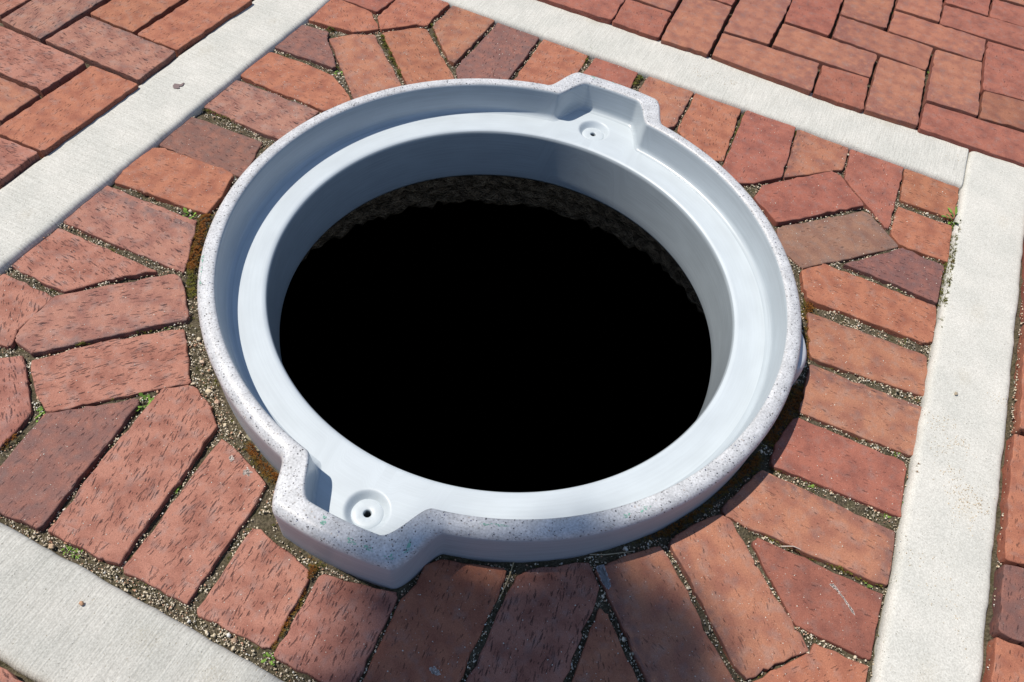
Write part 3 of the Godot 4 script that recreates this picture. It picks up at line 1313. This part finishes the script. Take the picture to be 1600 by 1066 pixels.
func straw_mesh(pts: Array, thick: float) -> ArrayMesh:
	var rows := []
	var uvs := []
	for k in pts.size():
		var p := Vector3(pts[k][0], pts[k][1], pts[k][2]) * 0.001
		var a: Array = pts[maxi(k - 1, 0)]
		var b: Array = pts[mini(k + 1, pts.size() - 1)]
		var d := Vector3(b[0] - a[0], b[1] - a[1], b[2] - a[2]).normalized()
		var s := d.cross(Vector3.UP).normalized()
		var t := s.cross(d)
		var w := thick * (1.0 - 0.7 * k / pts.size())
		var row := PackedVector3Array()
		var u := PackedVector2Array()
		for i in 6:
			row.append(p + (s * cos(TAU * i / 5.0) - t * sin(TAU * i / 5.0)) * w)
			u.append(Vector2.ZERO)
		rows.append(row)
		uvs.append(u)
	return grid_mesh(rows, false, uvs, 0, 5)


func plain(c: Color, rough := 0.85) -> StandardMaterial3D:
	var m := StandardMaterial3D.new()
	m.albedo_color = c
	m.roughness = rough
	return m


func pebble_mesh(size: Vector3, s: int) -> ArrayMesh:
	var f := noise(0.9, s, 2)
	var rows := []
	var uvs := []
	for k in 14:
		var row := PackedVector3Array()
		var u := PackedVector2Array()
		for i in 9:
			var a := TAU * k / 14.0
			var e := -PI * 0.5 + PI * i / 8.0
			var d := Vector3(cos(e) * cos(a), sin(e), cos(e) * sin(a))
			row.append(d * size * (1.0 + 0.55 * f.get_noise_3dv(d * 1.2)))
			u.append(Vector2.ZERO)
		rows.append(row)
		uvs.append(u)
	uvs.append(uvs[0])
	return grid_mesh(rows, true, uvs, 0, 8)


func build_tree() -> void:
	# stands outside the picture, towards the sun: the end of its long bough shades the bricks in front of the frame
	var root := Node3D.new()
	root.name = "tree"
	add_child(root, true)
	tag(root, "leafy tree outside the picture whose long bough shades the bricks in front of the frame", "tree")
	var bark := plain(lin(0.12, 0.09, 0.065), 0.95)
	root.position = Vector3(BOUGH.x + 2.6, 0.0, BOUGH.z + 4.4)
	var tip := BOUGH - root.position
	part("trunk", straw_mesh([[0, -100, 0], [20, 1500, -30], [80, 3200, -60], [60, 5800, -150], [90, 8200, -140], [120, 10500, -100]], 0.19), bark, root)
	part("bough", straw_mesh([[60, 7000, -100], [tip.x * 220.0, 7700, tip.z * 220.0], [tip.x * 500.0, 8000, tip.z * 480.0], [tip.x * 780.0, 8100, tip.z * 760.0], [tip.x * 930.0, tip.y * 1000.0, tip.z * 930.0], [tip.x * 1000.0, tip.y * 1000.0 - 40.0, tip.z * 1000.0]], 0.075), bark, root)
	var leaf := tinted(0.6)
	leaf.backlight_enabled = true
	leaf.backlight = Color(0.06, 0.10, 0.02)
	var r := RandomNumberGenerator.new()
	r.seed = 404
	var v := PackedVector3Array()
	var n := PackedVector3Array()
	var uv := PackedVector2Array()
	var col := PackedColorArray()
	var ix := PackedInt32Array()
	var clumps := []
	for k in BLOBS.size():
		var b: Array = BLOBS[k]
		clumps.append([tip + Vector3(b[0], b[1], b[2]), b[3], int(b[4])])
	for k in 70:
		var d := Vector3(r.randfn(), r.randfn() * 0.8, r.randfn()).normalized() * pow(r.randf(), 0.4)
		clumps.append([Vector3(0.1, 9.6, 0.3) + d * Vector3(1.9, 1.9, 1.9), r.randf_range(0.3, 0.55), 60])
	for c in clumps:
		for i in c[2]:
			var d := Vector3(r.randfn(), r.randfn(), r.randfn()).normalized() * pow(r.randf(), 0.45)
			var at: Vector3 = c[0] + d * c[1]
			var b := Basis.from_euler(Vector3(r.randfn() * 0.6, r.randf() * TAU, r.randfn() * 0.6))
			var l := r.randf_range(0.035, 0.06)
			var q := v.size()
			for s in [[0.0, 0.0], [0.5, 0.42], [0.5, -0.42], [1.0, 0.0]]:
				v.append(at + b * Vector3(s[0] * l * 2.0, 0.0, s[1] * l * 1.4))
				n.append(b.y)
				uv.append(Vector2.ZERO)
				col.append(Color(0.05, 0.10, 0.02).lerp(Color(0.09, 0.14, 0.03), r.randf()))
			ix.append_array(PackedInt32Array([q, q + 1, q + 2, q + 1, q + 3, q + 2]))
	var crown := part("crown", mesh_of(v, n, uv, ix, col), leaf, root)
	crown.set_meta("kind", "stuff")


# where moss, rust-red moss and gravel lie, as segments (x, z, x, z, reach) in millimetres
const MOSSY := [[-477, -453, -386, -368, 9], [-423, -542, -329, -453, 6], [407, -265, 441, -113, 14], [442, -37, 423, 55, 24], [415, 95, 343, 242, 17], [341, 248, 289, 291, 10], [133, 391, 253, 325, 6], [607, -515, 610, -319, 18], [619, -31, 615, 26, 13], [525, -9, 604, -15, 6], [-9, 485, 2, 572, 9], [-455, 96, -410, 190, 16], [-402, 200, -374, 232, 10], [-161, 389, -112, 408, 15], [-420, 530, -414, 511, 10], [-446, 371, -435, 354, 6], [-398, 317, -367, 278, 6], [-378, 434, -330, 391, 6], [-575, -420, -550, -437, 8], [-558, -320, -499, -324, 7], [-617, -104, -516, -108, 6], [438, 96, 593, 81, 6], [417, 194, 595, 193, 5], [-20, 470, 1, 469, 8], [-7, -629, -6, -582, 7], [-115, -647, -119, -567, 7], [301, -643, 317, -497, 4], [202, -642, 209, -480, 5], [379, -78, 388, -83, 2]]
const RUSTY := [[407, -265, 441, -113, 14], [442, -37, 423, 55, 24], [415, 95, 343, 242, 17], [341, 248, 289, 291, 10], [619, -31, 615, 26, 13], [525, -9, 604, -15, 6], [-9, 485, 2, 572, 9], [-455, 96, -410, 190, 16], [-161, 389, -112, 408, 15], [-420, 530, -414, 511, 10], [-20, 470, 1, 469, 8]]
const GRAVELLY := [[-357, 593, 31, 590, 15], [-2, 480, 92, 455, 12], [-315, 294, -215, 371, 26], [-216, 372, -161, 394, 18], [133, 392, 252, 323, 11], [-593, 89, -484, 98, 9], [614, 137, 616, 274, 9], [467, -115, 589, -119, 9], [-637, 317, -634, 4, 7], [-493, -460, -470, -445, 8], [-626, 207, -433, 204, 7], [-617, -104, -516, -108, 7], [189, 387, 195, 511, 7], [298, 355, 296, 464, 7], [445, 235, 523, 298, 5], [295, 348, 370, 422, 6], [357, 272, 465, 366, 8]]
const CRUMBS := [[630, -76, 10, 45], [658, -55, 12, 50], [652, -8, 10, 30], [672, 21, 15, 90], [703, -158, 9, 20], [634, -36, 9, 25], [674, 51, 14, 40], [98, -672, 12, 22], [150, -686, 12, 16], [620, 136, 14, 20], [653, 171, 22, 26], [687, 213, 20, 16], [692, 29, 8, 30], [400, -623, 10, 14], [590, -689, 12, 12]]
const WEEDS := [
	[607, -530, 22, 32, "bright green weed at the inner right corner of the concrete border, spilling onto it"],
	[612, -105, 6, 15, "yellow-green sprig at the right border edge below the broad orange brick"],
	[610, 67, 9, 22, "bushy green weed against the right concrete strip, below the deep red brick"],
	[-478, 103, 13, 18, "row of pale green leaflets left of the frame, under the orange-red brick beside its rim"],
	[-870, -107, 6, 13, "small green weed between two bricks left of the left concrete strip"],
	[-636, -39, 8, 22, "olive weed against the inner edge of the left concrete strip"],
	[-427, 376, 9, 18, "round-leaved green weed at the left end of the torn brick left of the frame"],
	[-415, 473, 9, 17, "clover-like green weed near the left picture edge, above the purple brick"],
	[-314, 397, 13, 22, "pale green weed wedged between the purple brick and the long salmon brick"],
	[-114, -640, 8, 17, "yellow-green weed at the inner edge of the top concrete strip, left of the back lug"],
	[-7, -617, 8, 18, "light green weed at the right side of the back lug, between two cut bricks"],
	[63, -769, 5, 11, "tiny green weed at the outer edge of the top concrete strip"],
	[606, -769, 5, 10, "dark green weed at the outer edge of the top strip near its corner"],
	[302, -632, 5, 11, "tiny weed under the top strip between red and tan brick, right of the frame"],
	[-261, 590, 6, 13, "tiny green weed in the gravel joint above the bottom concrete strip, left one of two"],
	[-247, 588, 6, 15, "tiny green weed in the gravel joint above the bottom concrete strip, right one of two"],
	[-206, 477, 8, 20, "green leaflets midway along the joint between the two long salmon bricks"],
	[585, -8, 5, 13, "tiny green weed in the joint above the deep red brick on the right"],
	[488, 96, 7, 18, "small green weed in the joint below the deep red brick on the right"],
	[588, 93, 5, 17, "bright green leaflets near the right end of the orange brick lower right"],
	[583, 195, 5, 13, "single green leaflets below the orange brick lower right"],
	[729, 133, 6, 17, "green weed at the outer edge of the right concrete strip, beside the purple brick"],
	[544, -316, 6, 15, "pale weed in the joint under the dark red triangular brick"],
	[-368, 288, 6, 17, "light green leaflets at the right end of the joint above the torn brick"],
	[501, -947, 6, 15, "green weed in the joint between two upright bricks beyond the top strip"],
	[602, -1161, 5, 13, "yellow-green weed high in the joint at the upper right of the picture"],
	[395, -1140, 5, 13, "yellow-green weed in the joint at the top edge of the picture"],
	[-485, -314, 8, 18, "lime weed between the cut purple brick and the orange brick behind the frame"],
	[6, 587, 7, 18, "green weed by the bottom concrete strip at the foot of the mossy joint"],
]
const BLOBS := [[0.005, 0.060, 0.002, 0.075, 190], [-0.069, -0.060, 0.092, 0.085, 200], [0.079, 0.060, 0.017, 0.05, 120], [0.008, -0.060, 0.103, 0.12, 380], [0.009, 0.060, 0.210, 0.2, 350], [0.125, -0.060, 0.182, 0.2, 350]]



func _ready() -> void:
	# camera, sky, sun, exposure
	var cam := Camera3D.new()
	cam.name = "camera"
	cam.position = Vector3(0.26475, 0.89302, 0.73585)
	cam.rotation_order = EULER_ORDER_YXZ
	cam.rotation = Vector3(-0.91896, 0.31564, 0.16014)
	cam.fov = 45.742
	cam.near = 0.05
	cam.far = 600.0
	add_child(cam, true)
	cam.current = true
	var sky_mat := ProceduralSkyMaterial.new()
	sky_mat.sky_top_color = Color(0.52, 0.63, 0.80)
	sky_mat.sky_horizon_color = Color(0.78, 0.83, 0.88)
	sky_mat.sky_curve = 0.14
	sky_mat.ground_bottom_color = Color(0.30, 0.24, 0.21)
	sky_mat.ground_horizon_color = Color(0.60, 0.62, 0.64)
	sky_mat.sun_angle_max = 2.0
	var env := Environment.new()
	env.background_mode = Environment.BG_SKY
	env.sky = Sky.new()
	env.sky.sky_material = sky_mat
	env.background_energy_multiplier = 0.62
	env.ambient_light_source = Environment.AMBIENT_SOURCE_SKY
	env.tonemap_mode = Environment.TONE_MAPPER_LINEAR
	env.tonemap_exposure = 1.17
	env.sdfgi_enabled = true
	env.ssao_enabled = true
	env.ssil_enabled = true
	var we := WorldEnvironment.new()
	we.name = "environment"
	we.environment = env
	add_child(we, true)
	var sun := DirectionalLight3D.new()
	sun.name = "sun"
	sun.light_energy = 1.38
	sun.light_color = Color(1.0, 0.965, 0.915)
	sun.light_angular_distance = 0.5
	sun.shadow_enabled = true
	add_child(sun, true)
	sun.look_at_from_position(Vector3.ZERO, SUNWARD * -1.0, Vector3.UP)

	rng.seed = 20240611
	wob.seed = 3
	wob.noise_type = FastNoiseLite.TYPE_SIMPLEX_SMOOTH
	wob.frequency = 0.05
	wob.fractal_octaves = 2

	# the setting
	build_soil()
	build_shaft()
	var border := setting("concrete_border")
	var broomed := concrete_material(0.9, 0, 0.985)
	var front_face := concrete_material(1.1, 400, 0.92)
	var plain_face := concrete_material(0.3, 200, 1.0)
	strip(border, broomed, Vector2((XL + OXL) * 0.5, OZT), Vector2((XL + OXL) * 0.5, OZB), XL - OXL, 1)
	strip(border, plain_face, Vector2((XR + OXR) * 0.5, OZT), Vector2((XR + OXR) * 0.5, OZB), OXR - XR, 2)
	strip(border, broomed, Vector2(XL, (ZT + OZT) * 0.5), Vector2(XR, (ZT + OZT) * 0.5), ZT - OZT, 3)
	strip(border, front_face, Vector2(XL, (ZB + OZB) * 0.5), Vector2(XR, (ZB + OZB) * 0.5), OZB - ZB, 4)

	make_brick_materials()
	var surround := setting("brick_surround")
	var paving := setting("brick_pavement")
	lay(surround, true, 2, 40, 0.003, 1, [-618, -416, -625, -500, -618, -512, -536, -509, -493, -467, -527, -430])
	lay(surround, true, 5, 0, 0, 1, [-607, -517, -529, -517, -522, -573, -528, -619, -611, -620])
	lay(surround, true, 2, 91, 0.003, 1, [-517, -499, -519, -577, -515, -621, -458, -632, -422, -622, -423, -525, -441, -520, -489, -466])
	lay(surround, true, 4, 0, 0.002, 1.05, [-626, -311, -625, -401, -569, -407, -548, -377, -500, -328, -496, -316])
	lay(surround, true, 3, 42, 0, 1, [-557, -391, -528, -427, -493, -450, -356, -329, -410, -251])
	lay(surround, true, 2, 43, 0, 1, [-485, -462, -439, -514, -420, -522, -288, -401, -349, -334])
	lay(surround, true, 3, 90, 0.002, 1, [-412, -531, -417, -625, -383, -639, -320, -628, -320, -449, -333, -450])
	lay(surround, true, 4, 89, 0, 1, [-313, -440, -313, -624, -288, -633, -221, -632, -214, -452, -291, -407])
	lay(surround, true, 2, 1, 0, 1, [-625, -209, -627, -258, -622, -297, -551, -302, -489, -300, -447, -275, -416, -252, -447, -206, -586, -206])
	lay(surround, true, 1, 1, 0.001, 0.95, [-624, -107, -624, -198, -448, -197, -458, -100])
	lay(surround, true, 4, 177, 0, 0.95, [-619, 8, -621, -78, -486, -87, -459, 1, -499, 5])
	lay(surround, true, 2, 175, 0.003, 0.95, [-616, 112, -622, 84, -620, 20, -600, 10, -497, 3, -473, 5, -458, 58, -454, 96, -492, 101, -563, 105])
	lay(surround, true, 1, 178, 0, 1.06, [-623, 212, -626, 120, -459, 112, -410, 204, -415, 204, -515, 209])
	lay(surround, true, 0, 0, 0, 1, [-617, 312, -618, 222, -442, 220, -485, 262, -523, 312])
	lay(surround, true, 0, 45, 0, 1, [-617, 325, -529, 324, -527, 390, -516, 411, -517, 417, -580, 420, -619, 396])
	lay(surround, true, 1, 134, 0.003, 1, [-520, 401, -526, 389, -528, 323, -420, 214, -407, 214, -385, 231, -349, 268, -484, 409, -511, 406])
	lay(surround, true, 0, 136, 0, 1.06, [-477, 418, -422, 351, -347, 283, -331, 298, -281, 350, -309, 375, -375, 438, -404, 468, -442, 450])
	lay(surround, true, 0, 45, 0, 1, [-539, 454, -492, 416, -458, 443, -419, 477, -415, 529, -417, 569])
	lay(surround, true, 4, 85, 0.003, 1, [-404, 471, -371, 442, -325, 400, -316, 402, -308, 490, -299, 585, -351, 592, -391, 597])
	lay(surround, true, 0, 85, 0.003, 1.05, [-306, 391, -309, 376, -281, 351, -271, 352, -237, 367, -214, 384, -205, 464, -198, 562, -195, 580, -216, 582, -289, 585, -293, 556, -301, 492])
	lay(surround, true, 0, 87, 0, 1.08, [-200, 396, -184, 398, -139, 413, -114, 423, -111, 441, -109, 454, -104, 580, -191, 582])
	mark([-148, 421, -145, 418, -147, 415, -142, 418, -138, 418, -140, 421, -137, 424, -142, 423, -145, 426], 1)
	mark([-174, 414, -173, 410, -167, 414, -169, 418], 1)
	lay(surround, true, 0, 92, 0, 1, [-97, 474, -82, 473, -32, 483, -9, 489, -4, 500, 3, 574, -2, 580, -91, 583])
	lay(surround, true, 0, 92, 0, 0.93, [3, 485, 93, 465, 103, 582, 9, 584])
	lay(surround, true, 2, 87, 0, 0.9, [97, 466, 104, 446, 99, 424, 114, 408, 188, 382, 190, 390, 199, 573, 106, 583])
	mark([161, 520, 165, 516, 169, 517, 175, 519, 173, 522, 167, 523], 1)
	lay(surround, true, 0, 89, 0, 0.85, [200, 393, 200, 384, 211, 371, 269, 329, 294, 354, 295, 412, 299, 531, 204, 571])
	lay(surround, true, 2, 55, 0, 1, [300, 373, 312, 378, 411, 469, 306, 525])
	lay(surround, true, 3, 42, 0.0015, 1, [279, 334, 290, 321, 313, 295, 335, 273, 342, 272, 384, 307, 420, 347, 466, 383, 494, 407, 409, 456, 378, 427])
	mark([280, 333, 283, 328, 287, 326, 291, 331, 298, 339, 304, 347, 302, 351, 296, 349, 288, 341], 0)
	lay(surround, true, 3, 42, 0.003, 1, [348, 264, 349, 254, 373, 219, 392, 198, 406, 198, 450, 241, 494, 276, 517, 295, 533, 310, 491, 355, 476, 375, 462, 368, 394, 306])
	lay(surround, true, 3, 179, 0.002, 1, [392, 186, 424, 108, 600, 114, 602, 127, 603, 191, 590, 193, 408, 197, 397, 194])
	lay(surround, true, 5, 0, 0, 0.88, [439, 217, 443, 204, 601, 202, 600, 234, 600, 288, 594, 289, 512, 289, 477, 254])
	mark([537, 222, 542, 219, 550, 225, 558, 231, 569, 240, 573, 245, 568, 242, 557, 232, 547, 225], 1)
	lay(surround, true, 2, 135, 0, 1, [480, 375, 534, 312, 534, 299, 600, 295, 600, 320, 600, 395, 532, 402])
	lay(surround, true, 5, 178, 0, 1, [433, 97, 430, 67, 443, 10, 449, 5, 597, 3, 601, 16, 603, 90, 595, 91])
	lay(surround, true, 3, 178, 0, 1, [448, -4, 444, -94, 605, -99, 613, -16, 599, -9, 473, -5])
	lay(surround, true, 3, 177, 0, 1, [418, -191, 600, -199, 605, -163, 607, -121, 452, -106, 440, -109])
	lay(surround, true, 2, 179, 0.002, 1, [389, -267, 418, -301, 600, -305, 603, -260, 602, -224, 590, -219, 412, -214, 405, -229])
	lay(surround, true, 4, 3, 0.003, 0.9, [448, -319, 530, -408, 599, -403, 600, -387, 600, -312, 592, -312, 508, -318])
	lay(surround, true, 6, 135, -0.001, 1, [333, -348, 456, -467, 467, -467, 527, -412, 419, -303, 391, -277, 344, -302])
	lay(surround, true, 5, 134, 0.004, 0.92, [284, -429, 384, -537, 398, -535, 455, -479, 331, -353, 280, -390])
	lay(surround, true, 3, 90, 0.002, 1, [303, -622, 400, -625, 404, -553, 385, -537, 313, -471])
	lay(surround, true, 5, 87, 0, 1, [402, -622, 502, -627, 503, -446, 496, -445, 411, -531])
	lay(surround, true, 2, 0, 0, 1, [503, -624, 602, -633, 603, -529, 509, -527])
	lay(surround, true, 2, 0, 0, 1, [508, -510, 601, -512, 605, -417, 598, -416, 524, -414, 508, -432])
	lay(surround, true, 5, 88, 0.002, 1, [203, -621, 300, -622, 310, -471, 267, -426, 237, -413, 209, -440])
	lay(surround, true, 2, 86, 0, 1, [103, -624, 193, -631, 207, -462, 187, -450, 108, -496])
	lay(surround, true, 3, 90, 0, 1, [6, -577, 8, -623, 99, -623, 101, -507, 80, -474, 15, -519])
	lay(surround, true, 5, 90, 0, 1, [-104, -564, -102, -627, -14, -633, -7, -550, -23, -517, -100, -501])
	lay(surround, true, 2, 87, 0, 1, [-205, -467, -214, -627, -118, -631, -108, -519, -107, -485, -202, -423])
	lay(paving, false, 0, 91, 0, 1, [-1053, -109, -1051, -162, -1048, -224, -1139, -216, -1139, -110])
	lay(paving, false, 1, 90, 0, 1, [-1043, -97, -946, -91, -946, -288, -1050, -294])
	lay(paving, false, 0, 0, 0, 1, [-1032, -86, -841, -85, -842, 13, -1026, 13])
	lay(paving, false, 1, 0, 0, 1, [-939, -93, -935, -189, -737, -189, -735, -91])
	lay(paving, false, 2, 91, 0, 1, [-935, -195, -838, -195, -833, -399, -930, -394])
	lay(paving, false, 2, 91, 0, 1, [-827, -84, -730, -83, -734, 124, -831, 126])
	lay(paving, false, 2, 93, 0, 1, [-828, -192, -740, -194, -728, -397, -818, -395])
	lay(paving, false, 3, 0, 0, 1.05, [-839, 20, -839, 103, -1011, 108, -1015, 25])
	lay(paving, false, 0, 0, 0, 1, [-739, 127, -739, 207, -902, 211, -904, 133])
	lay(paving, false, 5, 179, 0, 1, [-333, -723, -114, -728, -118, -823, -344, -818])
	lay(paving, false, 5, 90, 0, 1, [-111, -727, -13, -727, -19, -832, -118, -827])
	lay(paving, false, 7, 90, 0, 1, [-118, -836, -19, -836, -26, -955, -129, -953])
	lay(paving, false, 7, 88, 0, 1, [-8, -726, 90, -730, 84, -928, -17, -927])
	lay(paving, false, 5, 90, 0, 0.95, [-15, -936, 84, -935, 80, -1026, -24, -1028])
	lay(paving, false, 7, 89, 0, 1, [94, -829, 188, -836, 190, -1041, 89, -1040])
	lay(paving, false, 7, 179, 0, 1, [97, -731, 94, -823, 294, -829, 300, -724])
	lay(paving, false, 5, 90, 0, 1, [304, -724, 401, -725, 394, -837, 300, -829])
	lay(paving, false, 5, 88, 0, 1, [194, -943, 290, -945, 288, -1161, 183, -1155])
	lay(paving, false, 7, 179, 0, 1, [194, -836, 194, -929, 393, -934, 395, -842])
	lay(paving, false, 7, 1, 0, 0.9, [296, -939, 296, -1032, 495, -1030, 493, -935])
	lay(paving, false, 7, 88, 0, 1, [295, -1041, 393, -1043, 388, -1247, 284, -1240])
	lay(paving, false, 7, 88, 0, 1, [403, -728, 503, -733, 492, -929, 399, -929])
	lay(paving, false, 7, 0, 0, 1, [399, -1037, 397, -1129, 595, -1132, 595, -1037])
	lay(paving, false, 7, 90, 0, 1, [398, -1138, 493, -1140, 490, -1255, 392, -1258])
	lay(paving, false, 5, 179, 0, 1, [496, -1138, 494, -1226, 695, -1236, 697, -1138])
	lay(paving, false, 5, 90, 0, 1, [495, -1236, 590, -1237, 589, -1332, 490, -1328])
	lay(paving, false, 5, 177, 0, 1, [592, -1234, 593, -1322, 795, -1334, 795, -1246])
	lay(paving, false, 7, 0, 0, 1, [595, -1334, 701, -1338, 701, -1443, 593, -1426])
	lay(paving, false, 7, 87, 0, 1, [499, -1026, 595, -1033, 605, -834, 506, -827])
	lay(paving, false, 5, 88, 0, 1, [597, -1127, 697, -1135, 706, -946, 604, -934])
	lay(paving, false, 7, 174, 0, 0.8, [606, -930, 798, -949, 798, -854, 609, -833])
	lay(paving, false, 5, 178, 0, 1, [505, -818, 708, -836, 709, -735, 506, -728])
	lay(paving, false, 5, 89, 0, 1, [718, -600, 724, -335, 818, -362, 822, -626])
	lay(paving, false, 2, 89, 0, 1, [724, -326, 728, -116, 813, -137, 817, -351])
	lay(paving, false, 2, 90, 0, 1, [721, -103, 723, 96, 805, 79, 810, -124])
	lay(paving, false, 4, 90, 0, 0.85, [723, 102, 723, 195, 752, 194, 801, 190, 804, 86])
	lay(paving, false, 2, 91, 0, 1, [723, 200, 722, 257, 720, 333, 795, 316, 800, 196])
	lay(paving, false, 0, 0, 0, 1, [-265, 716, -181, 714, -87, 710, -110, 763, -283, 774])
	var st := SurfaceTool.new()
	st.begin(Mesh.PRIMITIVE_TRIANGLES)
	herring(-0.008, -0.7335, Rect2(-2.6, -2.6, 5.2, 2.6 - 0.7455), st)
	herring(-0.8357, 0.011, Rect2(-2.6, -0.7455, 2.6 - 0.7425, 3.2), st)
	herring(0.7245, 0.0975, Rect2(0.7245, -0.7455, 1.9, 3.2), st)
	herring(-0.2, 0.7140, Rect2(-0.7425, 0.7140, 1.467, 1.6), st)
	var si := SurfaceTool.new()
	si.begin(Mesh.PRIMITIVE_TRIANGLES)
	for i in 8:
		for j in 14:
			var c := Rect2(XL + 0.004 + i * 0.2035, ZT + 0.004 + j * 0.1015, 0.199, 0.097).intersection(Rect2(XL + 0.004, ZT + 0.004, XR - XL - 0.008, ZB - ZT - 0.008))
			if c.size.x < 0.02 or c.size.y < 0.02 or not off_picture(c.get_center()) or frame_reach(c.get_center()) < 0.05:
				continue
			fill(PackedVector2Array([c.position, Vector2(c.end.x, c.position.y), c.end, Vector2(c.position.x, c.end.y)]), inner_polys, inner_boxes, 0.0, -0.008, si)
	var more := part("paving_beyond", si.commit(), brick_mat[0], surround)
	more.set_meta("kind", "stuff")
	var rest := part("paving_beyond", st.commit(), brick_mat[2], paving)
	rest.set_meta("kind", "stuff")

	# the things
	build_frame()
	build_gravel()
	build_moss()
	build_weeds()
	build_litter()
	build_tree()


const SUNWARD := Vector3(-0.4648, 0.8846, 0.0382)
const BOUGH := Vector3(-3.930, 8.000, 0.762)


func build_litter() -> void:
	var o: MeshInstance3D
	o = top("leaf_fragment", flat_chip([[-7, 7], [-10, -2], [-3, -2], [1, -6], [3, -12], [7, -6], [7, 2], [4, 9], [-2, 10]], 0.0012), plain(lin(0.17, 0.125, 0.125)), "purple-grey leaf fragment lying on the left concrete strip", "leaf")
	o.position = Vector3(-0.6805, 0.0004, -0.1215)
	o = top("pebble", pebble_mesh(Vector3(0.0027, 0.0020, 0.0023), 1), plain(lin(0.42, 0.25, 0.15)), "small brown pebble lying on the bottom concrete strip", "pebble", "loose pebbles")
	o.position = Vector3(-0.1966, 0.0020, 0.6303)
	o = top("pebble", pebble_mesh(Vector3(0.0023, 0.0017, 0.0027), 2), plain(lin(0.36, 0.3, 0.22)), "tan pebble lying on the right concrete strip", "pebble", "loose pebbles")
	o.position = Vector3(0.6427, 0.0020, -0.1384)
	o = top("pebble", pebble_mesh(Vector3(0.0043, 0.0027, 0.0039), 3), plain(lin(0.56, 0.47, 0.33)), "biggest beige pebble left of the frame in the gravel joint", "pebble", "loose pebbles")
	o.position = Vector3(-0.2576, -0.0130, 0.3469)
	o = top("pebble", pebble_mesh(Vector3(0.0031, 0.0023, 0.0031), 4), plain(lin(0.55, 0.38, 0.28)), "pinkish pebble just below the biggest one, left of the frame", "pebble", "loose pebbles")
	o.position = Vector3(-0.2390, -0.0130, 0.3544)
	o = top("pebble", pebble_mesh(Vector3(0.0031, 0.0023, 0.0027), 5), plain(lin(0.58, 0.45, 0.34)), "rounded pinkish pebble between torn brick end and frame", "pebble", "loose pebbles")
	o.position = Vector3(-0.2943, -0.0130, 0.3141)
	o = top("pebble", pebble_mesh(Vector3(0.0037, 0.0031, 0.0031), 6), plain(lin(0.32, 0.22, 0.15)), "brown pebble in the gravel joint along the bottom concrete strip, near the mossy joint", "pebble", "loose pebbles")
	o.position = Vector3(-0.0368, -0.0110, 0.5883)
	o = top("pebble", pebble_mesh(Vector3(0.0033, 0.0023, 0.0027), 7), plain(lin(0.5, 0.36, 0.24)), "orange-tan pebble in the gravel joint above the bottom concrete strip, far left", "pebble", "loose pebbles")
	o.position = Vector3(-0.2767, -0.0110, 0.5947)
	o = top("pebble", pebble_mesh(Vector3(0.0030, 0.0023, 0.0027), 8), plain(lin(0.68, 0.64, 0.56)), "pale round pebble in front of the frame beside the dry stalk", "pebble", "loose pebbles")
	o.position = Vector3(0.3027, -0.0120, 0.2934)
	o = top("dry_stalk", straw_mesh([[191, -11, 371], [194, -8, 391], [195, -9, 412], [195, -13, 429]], 0.0008), plain(lin(0.42, 0.34, 0.2)), "straw-coloured stalk in the joint in front of the frame, lying upright in the picture", "stalk", "dry stalks in the joints")
	o = top("dry_stalk", straw_mesh([[267, -12, 320], [284, -8, 313], [300, -8, 302], [313, -10, 292]], 0.0008), plain(lin(0.4, 0.33, 0.22)), "dry stalk lying crosswise below the front of the frame", "stalk", "dry stalks in the joints")
	o = top("dry_stalk", straw_mesh([[474, -9, 201], [486, -6, 196], [495, -7, 195], [502, -10, 196]], 0.0007), plain(lin(0.5, 0.42, 0.36)), "thin pale stalk across the joint below the orange brick on the right", "stalk", "dry stalks in the joints")
	o = top("mortar_lump", flat_chip([[-26, 0], [-24, -10], [-7, -11], [18, -6], [31, 0], [23, 8], [10, 7], [-7, 6], [-17, 7]], 0.008), plain(lin(0.20, 0.18, 0.12)), "olive-grey mortar lump beside the frame, left of the front lug", "mortar")
	o.position = Vector3(-0.1776, -0.021, 0.3837)
